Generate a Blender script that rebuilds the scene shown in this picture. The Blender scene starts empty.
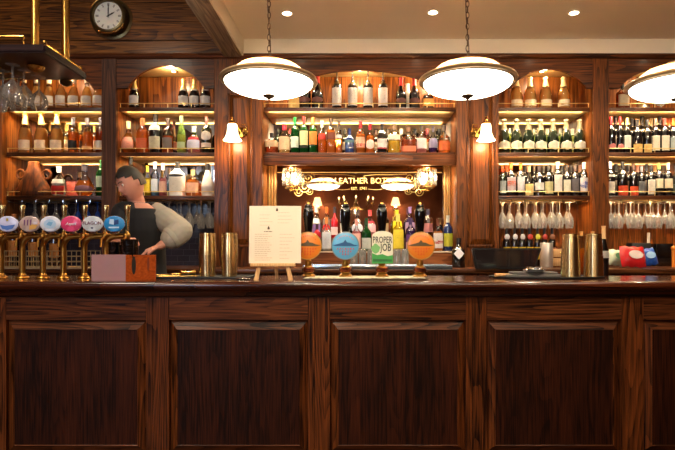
import bpy, bmesh, math, random
from mathutils import Vector, Matrix, Euler
random.seed(7)
PI = math.pi
F = 534.0; CX = 356.0; CY = 247.0; CAMZ = 1.29      # calibrated lens and principal point for a 675x450 frame
sc = bpy.context.scene
col = sc.collection
def X(px, Y): return (px-CX)*Y/F
def Z(py, Y): return CAMZ+(CY-py)*Y/F
def S(n, Y): return n*Y/F

# ------------------------------------------------------------------ object helpers
def link(o, parent=None):
    col.objects.link(o)
    if parent is not None: o.parent = parent
    return o
def tag(o, label, cat, group=None, kind=None):
    if label: o['label'] = label
    if cat: o['category'] = cat
    if group: o['group'] = group
    if kind: o['kind'] = kind
    return o
def thing(name, label, cat, loc=(0,0,0), rz=0, group=None):
    o = bpy.data.objects.new(name, None); o.empty_display_size = .05
    link(o); o.location = loc; o.rotation_euler = (0,0,rz)
    return tag(o, label, cat, group)
def ob(name, bm, m, parent=None, smooth=True, label=None):
    if isinstance(bm, bmesh.types.BMesh):
        bmesh.ops.recalc_face_normals(bm, faces=bm.faces[:])
        me = bpy.data.meshes.new(name); bm.to_mesh(me); bm.free()
    else: me = bm
    if smooth:
        for p in me.polygons: p.use_smooth = True
        me.set_sharp_from_angle(angle=math.radians(38))
    if not me.materials:
        for mm in (m if isinstance(m, (list, tuple)) else [m]): me.materials.append(mm)
    o = bpy.data.objects.new(name, me); link(o, parent)
    if label: o['label'] = label
    return o
def struct(name, bm, m, parent=None, smooth=False):
    o = ob(name, bm, m, parent, smooth); o['kind'] = 'structure'; return o
def copy_tree(o, parent=None):
    c = o.copy(); col.objects.link(c)
    c.parent = parent
    for ch in o.children: copy_tree(ch, c)
    return c

# ------------------------------------------------------------------ mesh helpers
def NB(): return bmesh.new()
def box(bm, x0, x1, y0, y1, z0, z1, bev=0, mi=0):
    r = bmesh.ops.create_cube(bm, size=1)
    vs = r['verts']
    for v in vs:
        v.co = Vector(((x0+x1)/2+v.co.x*(x1-x0), (y0+y1)/2+v.co.y*(y1-y0), (z0+z1)/2+v.co.z*(z1-z0)))
    fs = {f for v in vs for f in v.link_faces}
    for f in fs: f.material_index = mi
    if bev:
        es = list({e for v in vs for e in v.link_edges})
        bmesh.ops.bevel(bm, geom=es, offset=bev, segments=2, affect='EDGES', profile=.5)
    return vs
def tube(bm, pts, r, n=8, caps=True):
    pts = [Vector(p) for p in pts]
    rs = r if isinstance(r, (list, tuple)) else [r]*len(pts)
    rings = []; up = None
    for i, p in enumerate(pts):
        if i == 0: d = pts[1]-p
        elif i == len(pts)-1: d = p-pts[i-1]
        else: d = (pts[i+1]-pts[i-1])
        d.normalize()
        if up is None:
            up = Vector((0,0,1)) if abs(d.z) < .9 else Vector((0,1,0))
        a = up.cross(d); 
        if a.length < 1e-5: a = Vector((1,0,0)).cross(d)
        a.normalize(); b = d.cross(a).normalized(); up = b
        rings.append([bm.verts.new(p+(a*math.cos(2*PI*k/n)+b*math.sin(2*PI*k/n))*rs[i]) for k in range(n)])
    for i in range(len(rings)-1):
        for k in range(n):
            bm.faces.new((rings[i][k], rings[i][(k+1)%n], rings[i+1][(k+1)%n], rings[i+1][k]))
    if caps:
        bm.faces.new(rings[0][::-1]); bm.faces.new(rings[-1])
def lathe(bm, prof, c=(0,0,0), n=20, sup=2, fy=1.0, close=True, mi=0, M=None):
    """prof: list of (r,z). sup: superellipse exponent, fy: depth factor"""
    rings = []
    for r, z in prof:
        if r < 1e-6:
            co = Vector((0,0,z)); co = M@co if M else co
            rings.append([bm.verts.new(co+Vector(c))]); continue
        ring = []
        for k in range(n):
            t = 2*PI*(k+.5)/n; cs, sn = math.cos(t), math.sin(t)
            q = r/((abs(cs)**sup+abs(sn)**sup)**(1/sup)) if sup != 2 else r
            co = Vector((q*cs, q*sn*fy, z)); co = M@co if M else co
            ring.append(bm.verts.new(co+Vector(c)))
        rings.append(ring)
    fs = []
    for a, b in zip(rings, rings[1:]):
        if len(a) == 1 and len(b) == 1: continue
        for k in range(n):
            if len(a) == 1: fs.append(bm.faces.new((a[0], b[(k+1)%n], b[k])))
            elif len(b) == 1: fs.append(bm.faces.new((a[k], a[(k+1)%n], b[0])))
            else: fs.append(bm.faces.new((a[k], a[(k+1)%n], b[(k+1)%n], b[k])))
    if close:
        if len(rings[0]) > 1: fs.append(bm.faces.new(rings[0][::-1]))
        if len(rings[-1]) > 1: fs.append(bm.faces.new(rings[-1]))
    for f in fs: f.material_index = mi
def prism(bm, pts, lo, hi, axis='y', mi=0):
    """extrude a closed 2D outline. axis y: pts are (x,z); axis x: pts are (y,z); axis z: pts are (x,y)"""
    def P(p, t):
        return {'y': (p[0], t, p[1]), 'x': (t, p[0], p[1]), 'z': (p[0], p[1], t)}[axis]
    a = [bm.verts.new(P(p, lo)) for p in pts]; b = [bm.verts.new(P(p, hi)) for p in pts]
    n = len(pts)
    fs = [bm.faces.new(a), bm.faces.new(b[::-1])]
    for i in range(n): fs.append(bm.faces.new((a[i], b[i], b[(i+1)%n], a[(i+1)%n])))
    for f in fs: f.material_index = mi
def plate(bm, pts, t=.0006, ax=1):
    A = [bm.verts.new(p) for p in pts]; B_ = [bm.verts.new([q+(t if i == ax else 0) for i, q in enumerate(p)]) for p in pts]; n = len(pts)
    bm.faces.new(A); bm.faces.new(B_[::-1])
    for i in range(n): bm.faces.new((A[i], B_[i], B_[(i+1)%n], A[(i+1)%n]))
def ball(bm, c, r, sx=1, sy=1, sz=1, u=14, v=9):
    g = bmesh.ops.create_uvsphere(bm, u_segments=u, v_segments=v, radius=r)
    for w in g['verts']: w.co = Vector((c[0]+w.co.x*sx, c[1]+w.co.y*sy, c[2]+w.co.z*sz))
    return g['verts']
def text(name, s, h, loc, m, parent, rot=(PI/2,0,0), sx=1.0, align='CENTER', ext=.0006, shear=0):
    cu = bpy.data.curves.new(name, 'FONT'); cu.body = s; cu.size = h/.7; cu.align_x = align; cu.align_y = 'CENTER'
    cu.extrude = ext; cu.resolution_u = 2; cu.offset = h*.012; cu.shear = shear
    tmp = bpy.data.objects.new('tmp', cu); col.objects.link(tmp)
    bpy.context.view_layer.update()
    me = bpy.data.meshes.new_from_object(tmp.evaluated_get(bpy.context.evaluated_depsgraph_get()))
    bpy.data.objects.remove(tmp); 
    me.transform(Matrix.LocRotScale(Vector(loc), Euler(rot), Vector((sx,1,1))))
    me.materials.clear(); me.materials.append(m)
    o = bpy.data.objects.new(name, me); link(o, parent); return o

# ------------------------------------------------------------------ materials
MATS = {}
def newmat(name):
    m = bpy.data.materials.new(name); m.use_nodes = True
    nt = m.node_tree; b = nt.nodes['Principled BSDF']
    return m, nt, b
def lin(c):
    return tuple(((v/255)/12.92 if v/255 <= .04045 else ((v/255+.055)/1.055)**2.4) for v in c)+(1,)
def pm(name, c, rough=.5, metal=0, spec=.5, coat=0, emis=None, es=0, noise=0, nscale=30):
    if name in MATS: return MATS[name]
    m, nt, b = newmat(name)
    b.inputs['Base Color'].default_value = lin(c); b.inputs['Roughness'].default_value = rough
    b.inputs['Metallic'].default_value = metal; b.inputs['Specular IOR Level'].default_value = spec
    b.inputs['Coat Weight'].default_value = coat
    if emis: b.inputs['Emission Color'].default_value = lin(emis); b.inputs['Emission Strength'].default_value = es
    # every material carries a little procedural variation
    tc = nt.nodes.new('ShaderNodeTexCoord'); n = nt.nodes.new('ShaderNodeTexNoise'); n.inputs['Scale'].default_value = nscale
    nt.links.new(tc.outputs['Object'], n.inputs['Vector'])
    mx = nt.nodes.new('ShaderNodeMix'); mx.data_type = 'RGBA'; mx.blend_type = 'MULTIPLY'
    mx.inputs[0].default_value = noise if noise else .12
    mx.inputs[6].default_value = lin(c); nt.links.new(n.outputs['Color'], mx.inputs[7])
    if not emis: nt.links.new(mx.outputs[2], b.inputs['Base Color'])
    MATS[name] = m; return m
def wood(name, dark, light, axis='z', rough=.4, k=1.0, coat=.15, bump=.15, mid=None, contrast=1.0):
    if name in MATS: return MATS[name]
    m, nt, b = newmat(name); N = nt.nodes.new; L = nt.links.new
    tc = N('ShaderNodeTexCoord'); oi = N('ShaderNodeObjectInfo')
    off = N('ShaderNodeVectorMath'); off.operation = 'SCALE'; off.inputs[0].default_value = (7.3, 3.1, 5.7); L(oi.outputs['Random'], off.inputs['Scale'])
    add = N('ShaderNodeVectorMath'); add.operation = 'ADD'; L(tc.outputs['Object'], add.inputs[0]); L(off.outputs[0], add.inputs[1])
    def mp(s_along, s_across):
        q = N('ShaderNodeMapping')
        sc_ = [s_across]*3; sc_['xyz'.index(axis)] = s_along
        q.inputs['Scale'].default_value = sc_; L(add.outputs[0], q.inputs['Vector']); return q
    # cathedral rings: contours of a stretched noise field
    q1 = mp(.5*k, 6.5*k); n1 = N('ShaderNodeTexNoise'); n1.inputs['Scale'].default_value = 1.0; n1.inputs['Detail'].default_value = 1.2
    L(q1.outputs[0], n1.inputs['Vector'])
    mul = N('ShaderNodeMath'); mul.operation = 'MULTIPLY'; mul.inputs[1].default_value = 15; L(n1.outputs['Fac'], mul.inputs[0])
    fr = N('ShaderNodeMath'); fr.operation = 'FRACT'; L(mul.outputs[0], fr.inputs[0])
    pp = N('ShaderNodeMath'); pp.operation = 'PINGPONG'; pp.inputs[1].default_value = .8; L(fr.outputs[0], pp.inputs[0])
    # fine fibres
    q2 = mp(3*k, 95*k); n2 = N('ShaderNodeTexNoise'); n2.inputs['Scale'].default_value = 1; n2.inputs['Detail'].default_value = 3
    L(q2.outputs[0], n2.inputs['Vector'])
    q3 = mp(.8*k, 5*k); n3 = N('ShaderNodeTexNoise'); n3.inputs['Scale'].default_value = 1; n3.inputs['Detail'].default_value = 2
    L(q3.outputs[0], n3.inputs['Vector'])
    a1 = N('ShaderNodeMath'); a1.operation = 'MULTIPLY_ADD'; a1.inputs[1].default_value = .26*contrast; L(pp.outputs[0], a1.inputs[0]); 
    s2 = N('ShaderNodeMath'); s2.operation = 'MULTIPLY'; s2.inputs[1].default_value = .72; L(n2.outputs['Fac'], s2.inputs[0]); L(s2.outputs[0], a1.inputs[2])
    a2 = N('ShaderNodeMath'); a2.operation = 'MULTIPLY_ADD'; a2.inputs[1].default_value = .4; L(n3.outputs['Fac'], a2.inputs[0]); L(a1.outputs[0], a2.inputs[2])
    cr = N('ShaderNodeValToRGB'); cr.color_ramp.elements[0].position = .50; cr.color_ramp.elements[1].position = .95
    cr.color_ramp.elements[0].color = lin(dark); cr.color_ramp.elements[1].color = lin(light)
    L(a2.outputs[0], cr.inputs[0]); L(cr.outputs[0], b.inputs['Base Color'])
    b.inputs['Roughness'].default_value = rough; b.inputs['Specular IOR Level'].default_value = .16; b.inputs['Coat Weight'].default_value = coat; b.inputs['Coat Roughness'].default_value = .2
    bp = N('ShaderNodeBump'); bp.inputs['Strength'].default_value = bump; bp.inputs['Distance'].default_value = .002
    L(a1.outputs[0], bp.inputs['Height']); L(bp.outputs[0], b.inputs['Normal'])
    MATS[name] = m; return m
def thin_glass(name, tint=(255,255,255), refl=.30, rough=.02, body=0.0, bodycol=None):
    """thin clear glass: transparent plus a grazing reflection"""
    if name in MATS: return MATS[name]
    m = bpy.data.materials.new(name); m.use_nodes = True; nt = m.node_tree; N = nt.nodes.new; L = nt.links.new
    nt.nodes.remove(nt.nodes['Principled BSDF']); out = nt.nodes['Material Output']
    tr = N('ShaderNodeBsdfTransparent'); tr.inputs[0].default_value = lin(tint)
    gl = N('ShaderNodeBsdfGlossy'); gl.inputs['Roughness'].default_value = rough
    lw = N('ShaderNodeLayerWeight'); lw.inputs[0].default_value = refl
    nz = N('ShaderNodeTexNoise'); nz.inputs['Scale'].default_value = 60
    mr = N('ShaderNodeMath'); mr.operation = 'MULTIPLY_ADD'; mr.inputs[1].default_value = .02; mr.inputs[2].default_value = rough
    L(nz.outputs['Fac'], mr.inputs[0]); L(mr.outputs[0], gl.inputs['Roughness'])
    mx = N('ShaderNodeMixShader'); L(lw.outputs['Fresnel'], mx.inputs[0]); L(tr.outputs[0], mx.inputs[1]); L(gl.outputs[0], mx.inputs[2])
    last = mx
    if body:
        tl = N('ShaderNodeBsdfTranslucent'); tl.inputs[0].default_value = lin(bodycol); df = N('ShaderNodeBsdfDiffuse'); df.inputs[0].default_value = lin(bodycol)
        m1 = N('ShaderNodeMixShader'); m1.inputs[0].default_value = .5; L(tl.outputs[0], m1.inputs[1]); L(df.outputs[0], m1.inputs[2])
        m2 = N('ShaderNodeMixShader'); m2.inputs[0].default_value = body; L(mx.outputs[0], m2.inputs[1]); L(m1.outputs[0], m2.inputs[2]); last = m2
    L(last.outputs[0], out.inputs[0])
    MATS[name] = m; return m
def glow(name, c, st, c2=None):
    if name in MATS: return MATS[name]
    m, nt, b = newmat(name)
    b.inputs['Base Color'].default_value = lin(c); b.inputs['Roughness'].default_value = .4
    b.inputs['Emission Color'].default_value = lin(c); b.inputs['Emission Strength'].default_value = st
    MATS[name] = m; return m
def label_mat(c, ink=(70,50,40), amt=.28):
    name = 'label_paper_%d_%d_%d_%d_%d_%d' % (tuple(c)+tuple(ink))
    if name in MATS: return MATS[name]
    m, nt, b = newmat(name); N = nt.nodes.new; L = nt.links.new
    tc = N('ShaderNodeTexCoord'); mp = N('ShaderNodeMapping'); mp.inputs['Scale'].default_value = (4, 4, 22); L(tc.outputs['Generated'], mp.inputs[0])
    n = N('ShaderNodeTexNoise'); n.inputs['Scale'].default_value = 1; n.inputs['Detail'].default_value = 2; L(mp.outputs[0], n.inputs['Vector'])
    cr = N('ShaderNodeValToRGB'); cr.color_ramp.elements[0].position = .58; cr.color_ramp.elements[1].position = .66
    cr.color_ramp.elements[0].color = (0,0,0,1); cr.color_ramp.elements[1].color = (amt,amt,amt,1)
    L(n.outputs['Fac'], cr.inputs[0])
    mx = N('ShaderNodeMix'); mx.data_type = 'RGBA'; mx.inputs[6].default_value = lin(c); mx.inputs[7].default_value = lin(ink)
    L(cr.outputs[0], mx.inputs[0]); L(mx.outputs[2], b.inputs['Base Color']); b.inputs['Roughness'].default_value = .55
    MATS[name] = m; return m

W_BAR_V = wood('bar_oak_vertical', (26,10,4), (136,72,32), 'z', .42, 1.35, .06)
W_BAR_H = wood('bar_oak_horizontal', (28,11,5), (128,70,36), 'x', .42, 1.35, .06)
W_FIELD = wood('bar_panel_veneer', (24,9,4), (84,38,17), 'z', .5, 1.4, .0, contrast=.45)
W_TOP = wood('countertop_mahogany', (30,10,5), (92,42,20), 'x', .16, .8, .6, .05)
W_BACK_V = wood('back_oak_vertical', (40,17,4), (128,68,20), 'z', .42, 1.5, .1)
W_BACK_H = wood('back_oak_horizontal', (36,14,4), (122,64,22), 'x', .45, 1.0, .15)
W_CLOCK = wood('wall_oak_boards', (52,26,8), (158,98,36), 'x', .45, 1.2, .15)
W_LIGHT = wood('niche_oak', (74,35,10), (172,100,38), 'z', .42, 1.0, .2)
W_SOFFIT = wood('soffit_lit_oak', (206,162,96), (244,212,150), 'x', .5, .8, .1)  # paler than the shelf oak: the LED glow is put into the colour
W_SHELF = wood('shelf_oak', (38,16,7), (104,58,28), 'x', .35, 1.0, .3)
W_POST = wood('post_oak', (54,30,20), (108,68,44), 'z', .4, 1.0, .2)
W_PINE = wood('easel_pine', (196,146,92), (232,192,138), 'z', .5, 1.5, .05)
W_RACK = wood('rack_walnut', (20,12,14), (52,34,34), 'x', .3, 1.0, .3)
W_BOX = wood('orange_stained_wood', (150,62,18), (196,92,34), 'x', .4, 1.2, .2)
BRASS = pm('polished_brass', (214,164,84), .2, 1.0)
OLDBRASS = pm('aged_brass', (186,134,62), .32, 1.0, noise=.35)
BRONZE = pm('dark_bronze', (92,70,50), .35, 1.0)
STEEL = pm('brushed_steel', (190,192,198), .25, 1.0)
TIN = pm('champagne_tin', (226,198,146), .24, 1.0)
BLACKM = pm('black_rubber', (18,17,18), .6)
BLACKG = pm('gloss_black', (10,9,10), .12, coat=.5)
CHROME = pm('chrome', (225,225,228), .08, 1.0)
MIRROR = pm('mirror_glass', (206,196,178), .015, 1.0, noise=.02)
GLASS = thin_glass('clear_glass', (250,250,250), .35)
GLASSR = thin_glass('stemware_glass', (253,253,255), .5, .03, .16, (250,246,236))
PLASTER = pm('ceiling_plaster', (238,226,204), .85, noise=.06, nscale=4)
CREAM = pm('cream_paper', (228,210,186), .8, noise=.04)
INK = pm('printing_ink', (88,70,54), .8)
GOLD = pm('gilt_lettering', (232,196,120), .28, .9, emis=None)
LED = glow('led_strip', (255,206,130), .7)
BULB = glow('bulb_glow', (255,214,150), 60)
DIFF = glow('opal_lamp_glass', (255,238,212), 4.5)
SHADEGLOW = glow('frosted_bell_glass', (255,224,178), 3.5)
def C(name, c, rough=.5, **k): return pm(name, c, rough, **k)

GL = {  # bottle glass kinds
 'green': pm('dark_green_bottle_glass', (14,24,12), .07, coat=.6, spec=.7),
 'black': pm('near_black_bottle_glass', (12,10,11), .07, coat=.6, spec=.7),
 'brown': pm('brown_bottle_glass', (38,16,8), .07, coat=.6, spec=.7),
 'blue': pm('navy_bottle_glass', (16,36,78), .1, coat=.6),
 'brightgreen': thin_glass('bright_green_bottle_glass', (50,130,50), .35, .04, .4, (14,92,34)),
 'red': pm('red_bottle_glass', (150,14,26), .1, coat=.6),
 'white': pm('white_ceramic_bottle', (236,230,222), .25, coat=.4),
 'lime': thin_glass('pale_green_bottle_glass', (200,230,150), .3, .04, .25, (170,200,110)),
 'clear': GLASS,
}
def liq(nm, c, tint): return thin_glass('liquid_'+nm, tint, .25, .04, .5, c)
LQ = {
 'amber': liq('amber', (250,160,60), (255,206,130)), 'orange': liq('orange', (250,150,60), (255,200,120)),
 'rose': liq('rose', (255,206,120), (255,222,160)), 'deep': liq('deep_amber', (190,86,30), (240,160,90)),
 'yellow': liq('yellow', (240,206,30), (250,225,70)), 'red': liq('red', (190,30,40), (220,70,70)),
 'pink': liq('pink', (236,150,150), (250,190,190)), 'clear': liq('clear', (230,228,220), (250,250,245)),
 'gold': liq('pale_gold', (246,206,126), (255,228,170)), 'purple': liq('purple', (90,50,130), (150,110,180)),
 'blue': liq('pale_blue', (140,190,220), (190,225,245)),
}

for nm_ in ('champagne_tin',):
    m_ = MATS[nm_]; nt_ = m_.node_tree; b_ = nt_.nodes['Principled BSDF']; tg = nt_.nodes.new('ShaderNodeTangent'); tg.direction_type = 'RADIAL'; tg.axis = 'Z'
    nt_.links.new(tg.outputs[0], b_.inputs['Tangent']); b_.inputs['Anisotropic'].default_value = .85; b_.inputs['Anisotropic Rotation'].default_value = 0.25
# ------------------------------------------------------------------ bottles
PROF = {
 'bordeaux': [(.9,0),(1,.02),(1,.60),(.92,.66),(.62,.715),(.40,.75),(.36,.78),(.36,.97),(.41,.975),(.41,1)],
 'burgundy': [(.9,0),(1,.02),(1,.42),(.93,.51),(.68,.62),(.47,.72),(.37,.80),(.35,.97),(.41,.975),(.41,1)],
 'champagne': [(.9,0),(1,.03),(1,.42),(.94,.51),(.70,.63),(.48,.74),(.37,.84),(.33,.93),(.42,.94),(.42,.985),(.36,1)],
 'whisky': [(.92,0),(1,.02),(1,.60),(.92,.67),(.55,.74),(.36,.78),(.34,.96),(.38,.97),(.38,1)],
 'squat': [(.92,0),(1,.03),(1,.50),(.9,.60),(.45,.68),(.32,.73),(.32,.97),(.36,.98),(.36,1)],
 'flask': [(.45,0),(.72,.05),(1,.22),(.94,.36),(.62,.52),(.34,.64),(.27,.72),(.27,.97),(.33,.98),(.33,1)],
 'bulb': [(.86,0),(.98,.04),(1,.30),(.94,.42),(.68,.60),(.46,.72),(.38,.80),(.38,.97),(.44,.98),(.44,1)],
 'round': [(.6,0),(.86,.05),(1,.25),(.98,.42),(.75,.58),(.36,.67),(.28,.72),(.28,.96),(.34,.97),(.34,1)],
 'slender': [(.9,0),(1,.02),(.98,.45),(.75,.60),(.48,.72),(.40,.80),(.38,.97),(.44,.98),(.44,1)],
 'pourer': [(.9,0),(1,.02),(1,.60),(.9,.64),(.5,.69),(.38,.72),(.37,.75),(.13,.76),(.12,.97),(.22,.98),(.2,1)],
 'jug': [(.9,0),(1,.03),(1,.42),(.8,.55),(.45,.66),(.34,.72),(.34,.97),(.4,.98),(.4,1)],
}
SUPK = {'square': 5}
def prof_r(pr, t):
    for (r0,z0),(r1,z1) in zip(pr, pr[1:]):
        if z0 <= t <= z1: return r0+(r1-r0)*((t-z0)/(z1-z0+1e-9))
    return pr[-1][0]
ALLB = []
def bottle(px, top, bz, Y, wpx, kind, glass, cap, labs, label, liquid=None, fill=.6, sup=2, capz=.80, cat='bottle', group=None, name='bottle', fy=1.0, capmetal=False, ang=1.15):
    """labs: list of (colour, z0, z1[, 'oval'])"""
    H = Z(top, Y)-bz; R = S(wpx/2, Y)*.98
    if kind == 'rect': pr = PROF['whisky']; sup = 5
    elif kind == 'rectsquat': pr = PROF['squat']; sup = 5
    else: pr = PROF[kind]
    ALLB.append([None, X(px,Y), Y, bz, R*1.03])
    root = thing(name, label, cat, (X(px, Y), Y, bz), random.uniform(-.12,.12) if sup == 2 else random.uniform(-.04,.04), group)
    ALLB[-1][0] = root
    bm = NB(); lathe(bm, [(0,0)]+[(r*R, z*H) for r, z in pr if z <= capz]+[(prof_r(pr,capz)*R, capz*H)], n=20, sup=sup, fy=fy, close=True)
    ob('glass', bm, GL[glass], root)
    if liquid:
        pl = [(0,.012*H)]+[(r*R*.93, max(z,.014)*H) for r, z in pr if z < fill]+[(prof_r(pr,fill)*R*.93, fill*H),(0,fill*H)]
        bm = NB(); lathe(bm, pl, n=18, sup=sup, fy=fy, close=False); ob('liquid', bm, LQ[liquid], root)
    if cap:
        bm = NB(); cp = [(prof_r(pr,capz)*R*1.06, capz*H)]+[(r*R*1.06, z*H) for r, z in pr if z > capz]
        lathe(bm, cp+[(0,H*1.003)], n=14, sup=2); ob('cap', bm, pm('cap_%d_%d_%d' % cap, cap, .4, .5 if capmetal else 0), root)
    for L_ in labs:
        c, z0, z1 = L_[0], L_[1], L_[2]; oval = len(L_) > 3
        bm = NB(); nu, nv = 12, 8; grid = []
        for j in range(nv+1):
            v = j/nv; t = z0+(z1-z0)*v; w = math.sqrt(max(0, 1-(2*v-1)**2)) if oval else 1
            w = max(w, .05); row = []
            for i in range(nu+1):
                a = (2*i/nu-1)*ang*w; th = -PI/2+a; cs, sn = math.cos(th), math.sin(th)
                r = prof_r(pr, t)*R*1.025; q = r/((abs(cs)**sup+abs(sn)**sup)**(1/sup)) if sup != 2 else r
                row.append(bm.verts.new((q*cs, q*sn*fy-.0004, t*H)))
            grid.append(row)
        for j in range(nv):
            for i in range(nu): bm.faces.new((grid[j][i], grid[j][i+1], grid[j+1][i+1], grid[j+1][i]))
        bmesh.ops.solidify(bm, geom=bm.faces[:], thickness=.0006)
        ob('label', bm, label_mat(c, L_[4] if len(L_) > 4 else (84,58,44)), root)
    return root

# ================================================================== THE ROOM
ZC = 3.09; WY = 4.62
XL, XR, YF, YB = -3.55, 3.45, -2.8, 4.97
bm = NB(); box(bm, XL-.1, XR+.1, YF-.1, YB+.1, -.1, 0); struct('floor', bm, wood('floor_boards', (40,24,16), (96,62,40), 'y', .4, .8, .2))
bm = NB(); box(bm, -.98, XR+.1, YF-.1, YB+.1, ZC, ZC+.1); struct('ceiling', bm, PLASTER)
bm = NB(); box(bm, XL-.1, -1.15, YF-.1, YB+.1, 3.75, 3.85); struct('ceiling', bm, PLASTER)
# beam between the low and the high ceiling (moulded underside)
bm = NB()
prism(bm, [(-1.154,2.955),(-1.135,2.93),(-1.0,2.93),(-.984,2.945),(-.984,3.85),(-1.154,3.85)], YF-.05, WY, 'y')
struct('trim_1', bm, wood('beam_oak', (92,74,58), (172,150,126), 'y', .35, 1.0, .3))
bm = NB(); box(bm, -.984, -.972, YF-.05, WY, 2.94, 3.6); struct('trim_4', bm, PLASTER)
bm = NB(); box(bm, XL-.1, XL, YF-.1, YB+.1, 0, 3.85); struct('wall_left', bm, W_BACK_V)
bm = NB(); box(bm, XR, XR+.1, YF-.1, YB+.1, 0, 3.85); struct('wall_right', bm, W_BACK_V)
bm = NB(); box(bm, XL-.1, XR+.1, YB, YB+.1, 0, 3.85); struct('wall_back', bm, C('dark_back_wall', (52,36,28), .7))
# clock wall boards above the left bays
bm = NB()
for i, (z0, z1) in enumerate([(2.93,3.075),(3.078,3.235),(3.238,3.40),(3.403,3.56),(3.563,3.75)]):
    box(bm, XL, -1.0, WY-.002*(i%2), WY+.05, z0, z1, .003)
struct('wall_back', bm, W_CLOCK)
bm = NB(); box(bm, -1.0, XR, WY, WY+.05, 2.93, 3.09); struct('wall_back', bm, PLASTER)
bm = NB(); prism(bm, [(WY-.012,2.925),(WY-.02,2.945),(WY-.012,2.962),(WY,2.965),(WY,2.92)], XL, XR, 'x'); struct('trim_2', bm, W_BACK_H)
# front wall (behind the camera, seen in the bar mirror) with window openings
WX0, WX1, WZ0, WZ1 = -3.5, -2.15, 1.5, 3.3
bm = NB()
box(bm, XL, WX0, YF-.12, YF, 0, 3.75); box(bm, WX1, XR, YF-.12, YF, 0, 3.75)
box(bm, WX0, WX1, YF-.12, YF, 0, WZ0); box(bm, WX0, WX1, YF-.12, YF, WZ1, 3.75)
struct('wall_front', bm, C('burgundy_wall', (140,78,50), .7))
bm = NB(); box(bm, WX1+.1, XR, YF, YF+.03, 0, 1.1); box(bm, WX1+.1, XR, YF, YF+.06, 1.1, 1.14); struct('trim_3', bm, W_BACK_V)
wn = bpy.data.objects.new('window_1', None); link(wn); wn['kind'] = 'structure'
bm = NB()
for a in (WX0, WX1-.05, (WX0+WX1)/2-.02): box(bm, a, a+.05, YF-.09, YF-.02, WZ0, WZ1)
for a in (WZ0, WZ1-.05, (WZ0+WZ1)/2): box(bm, WX0, WX1, YF-.09, YF-.02, a, a+.05)
ob('window_frame', bm, C('white_paint', (220,218,210), .4), wn, False)
bm = NB(); box(bm, WX0, WX1, YF-.06, YF-.055, WZ0, WZ1); ob('window_pane', bm, GLASS, wn, False)

# ================================================================== BACK BAR
FY = 4.65   # face plane
SF = 4.68   # shelf front
NY = 4.94   # niche back
def zf(py): return Z(py, FY)
S1, S2, S3 = Z(107.3,SF), Z(152.3,SF), Z(195.6,SF)
ZSOF = Z(66,FY); ZHB = Z(89,FY); WT = 1.12
CTRZ = 1.252
# bays: name, opening x0,x1 (px at face), arch half-width factor
bays = [('a', 4, 103, (13,94), 70, 'leftmost arched back-bar bay, behind the brass glass rack'),
        ('b', 117.5, 215, (129,204), 66.5, 'arched back-bar bay under the right side of the clock wall'),
        ('c', 263, 456, (281,440), 71, 'wide central back-bar bay with the lettered mirror'),
        ('d', 498, 591.5, (511,585), 70, 'arched back-bar bay of sparkling wine and hanging glasses right of centre'),
        ('e', 607.5, 707, (619,697), 70, 'rightmost back-bar bay packed with red wine')]
def shelf_board(x0, x1, ztop, root, th=.026, y0=SF, y1=NY-.004):
    bm = NB(); box(bm, x0, x1, y0, y1, ztop-th, ztop, .004); box(bm, x0, x1, y0, y0+.012, ztop-th-.010, ztop-th+.002, .002); sh = ob('shelf', bm, W_SHELF, root)
    bm = NB(); box(bm, x0+.002, x1-.002, y0+.013, y1, ztop-th-.003, ztop-th+.001); ob('underside', bm, W_SOFFIT, sh, False, 'underside coloured pale as if lit')  # separate board whose pale colour stands for the strip light on it
def gallery(x0, x1, zt, root, y=SF+.008):
    bm = NB(); z = zt+.036
    tube(bm, [(x0+.004,y,z),(x1-.004,y,z)], .0036, 6)
    n = max(2, int((x1-x0)/.28)+1)
    for i in range(n+1):
        x = x0+.01+(x1-x0-.02)*i/n
        tube(bm, [(x,y,zt),(x,y,z)], .0035, 6)
    ob('gallery_rail', bm, pm('pale_rail_brass', (240,208,140), .35, .8), root)
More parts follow.
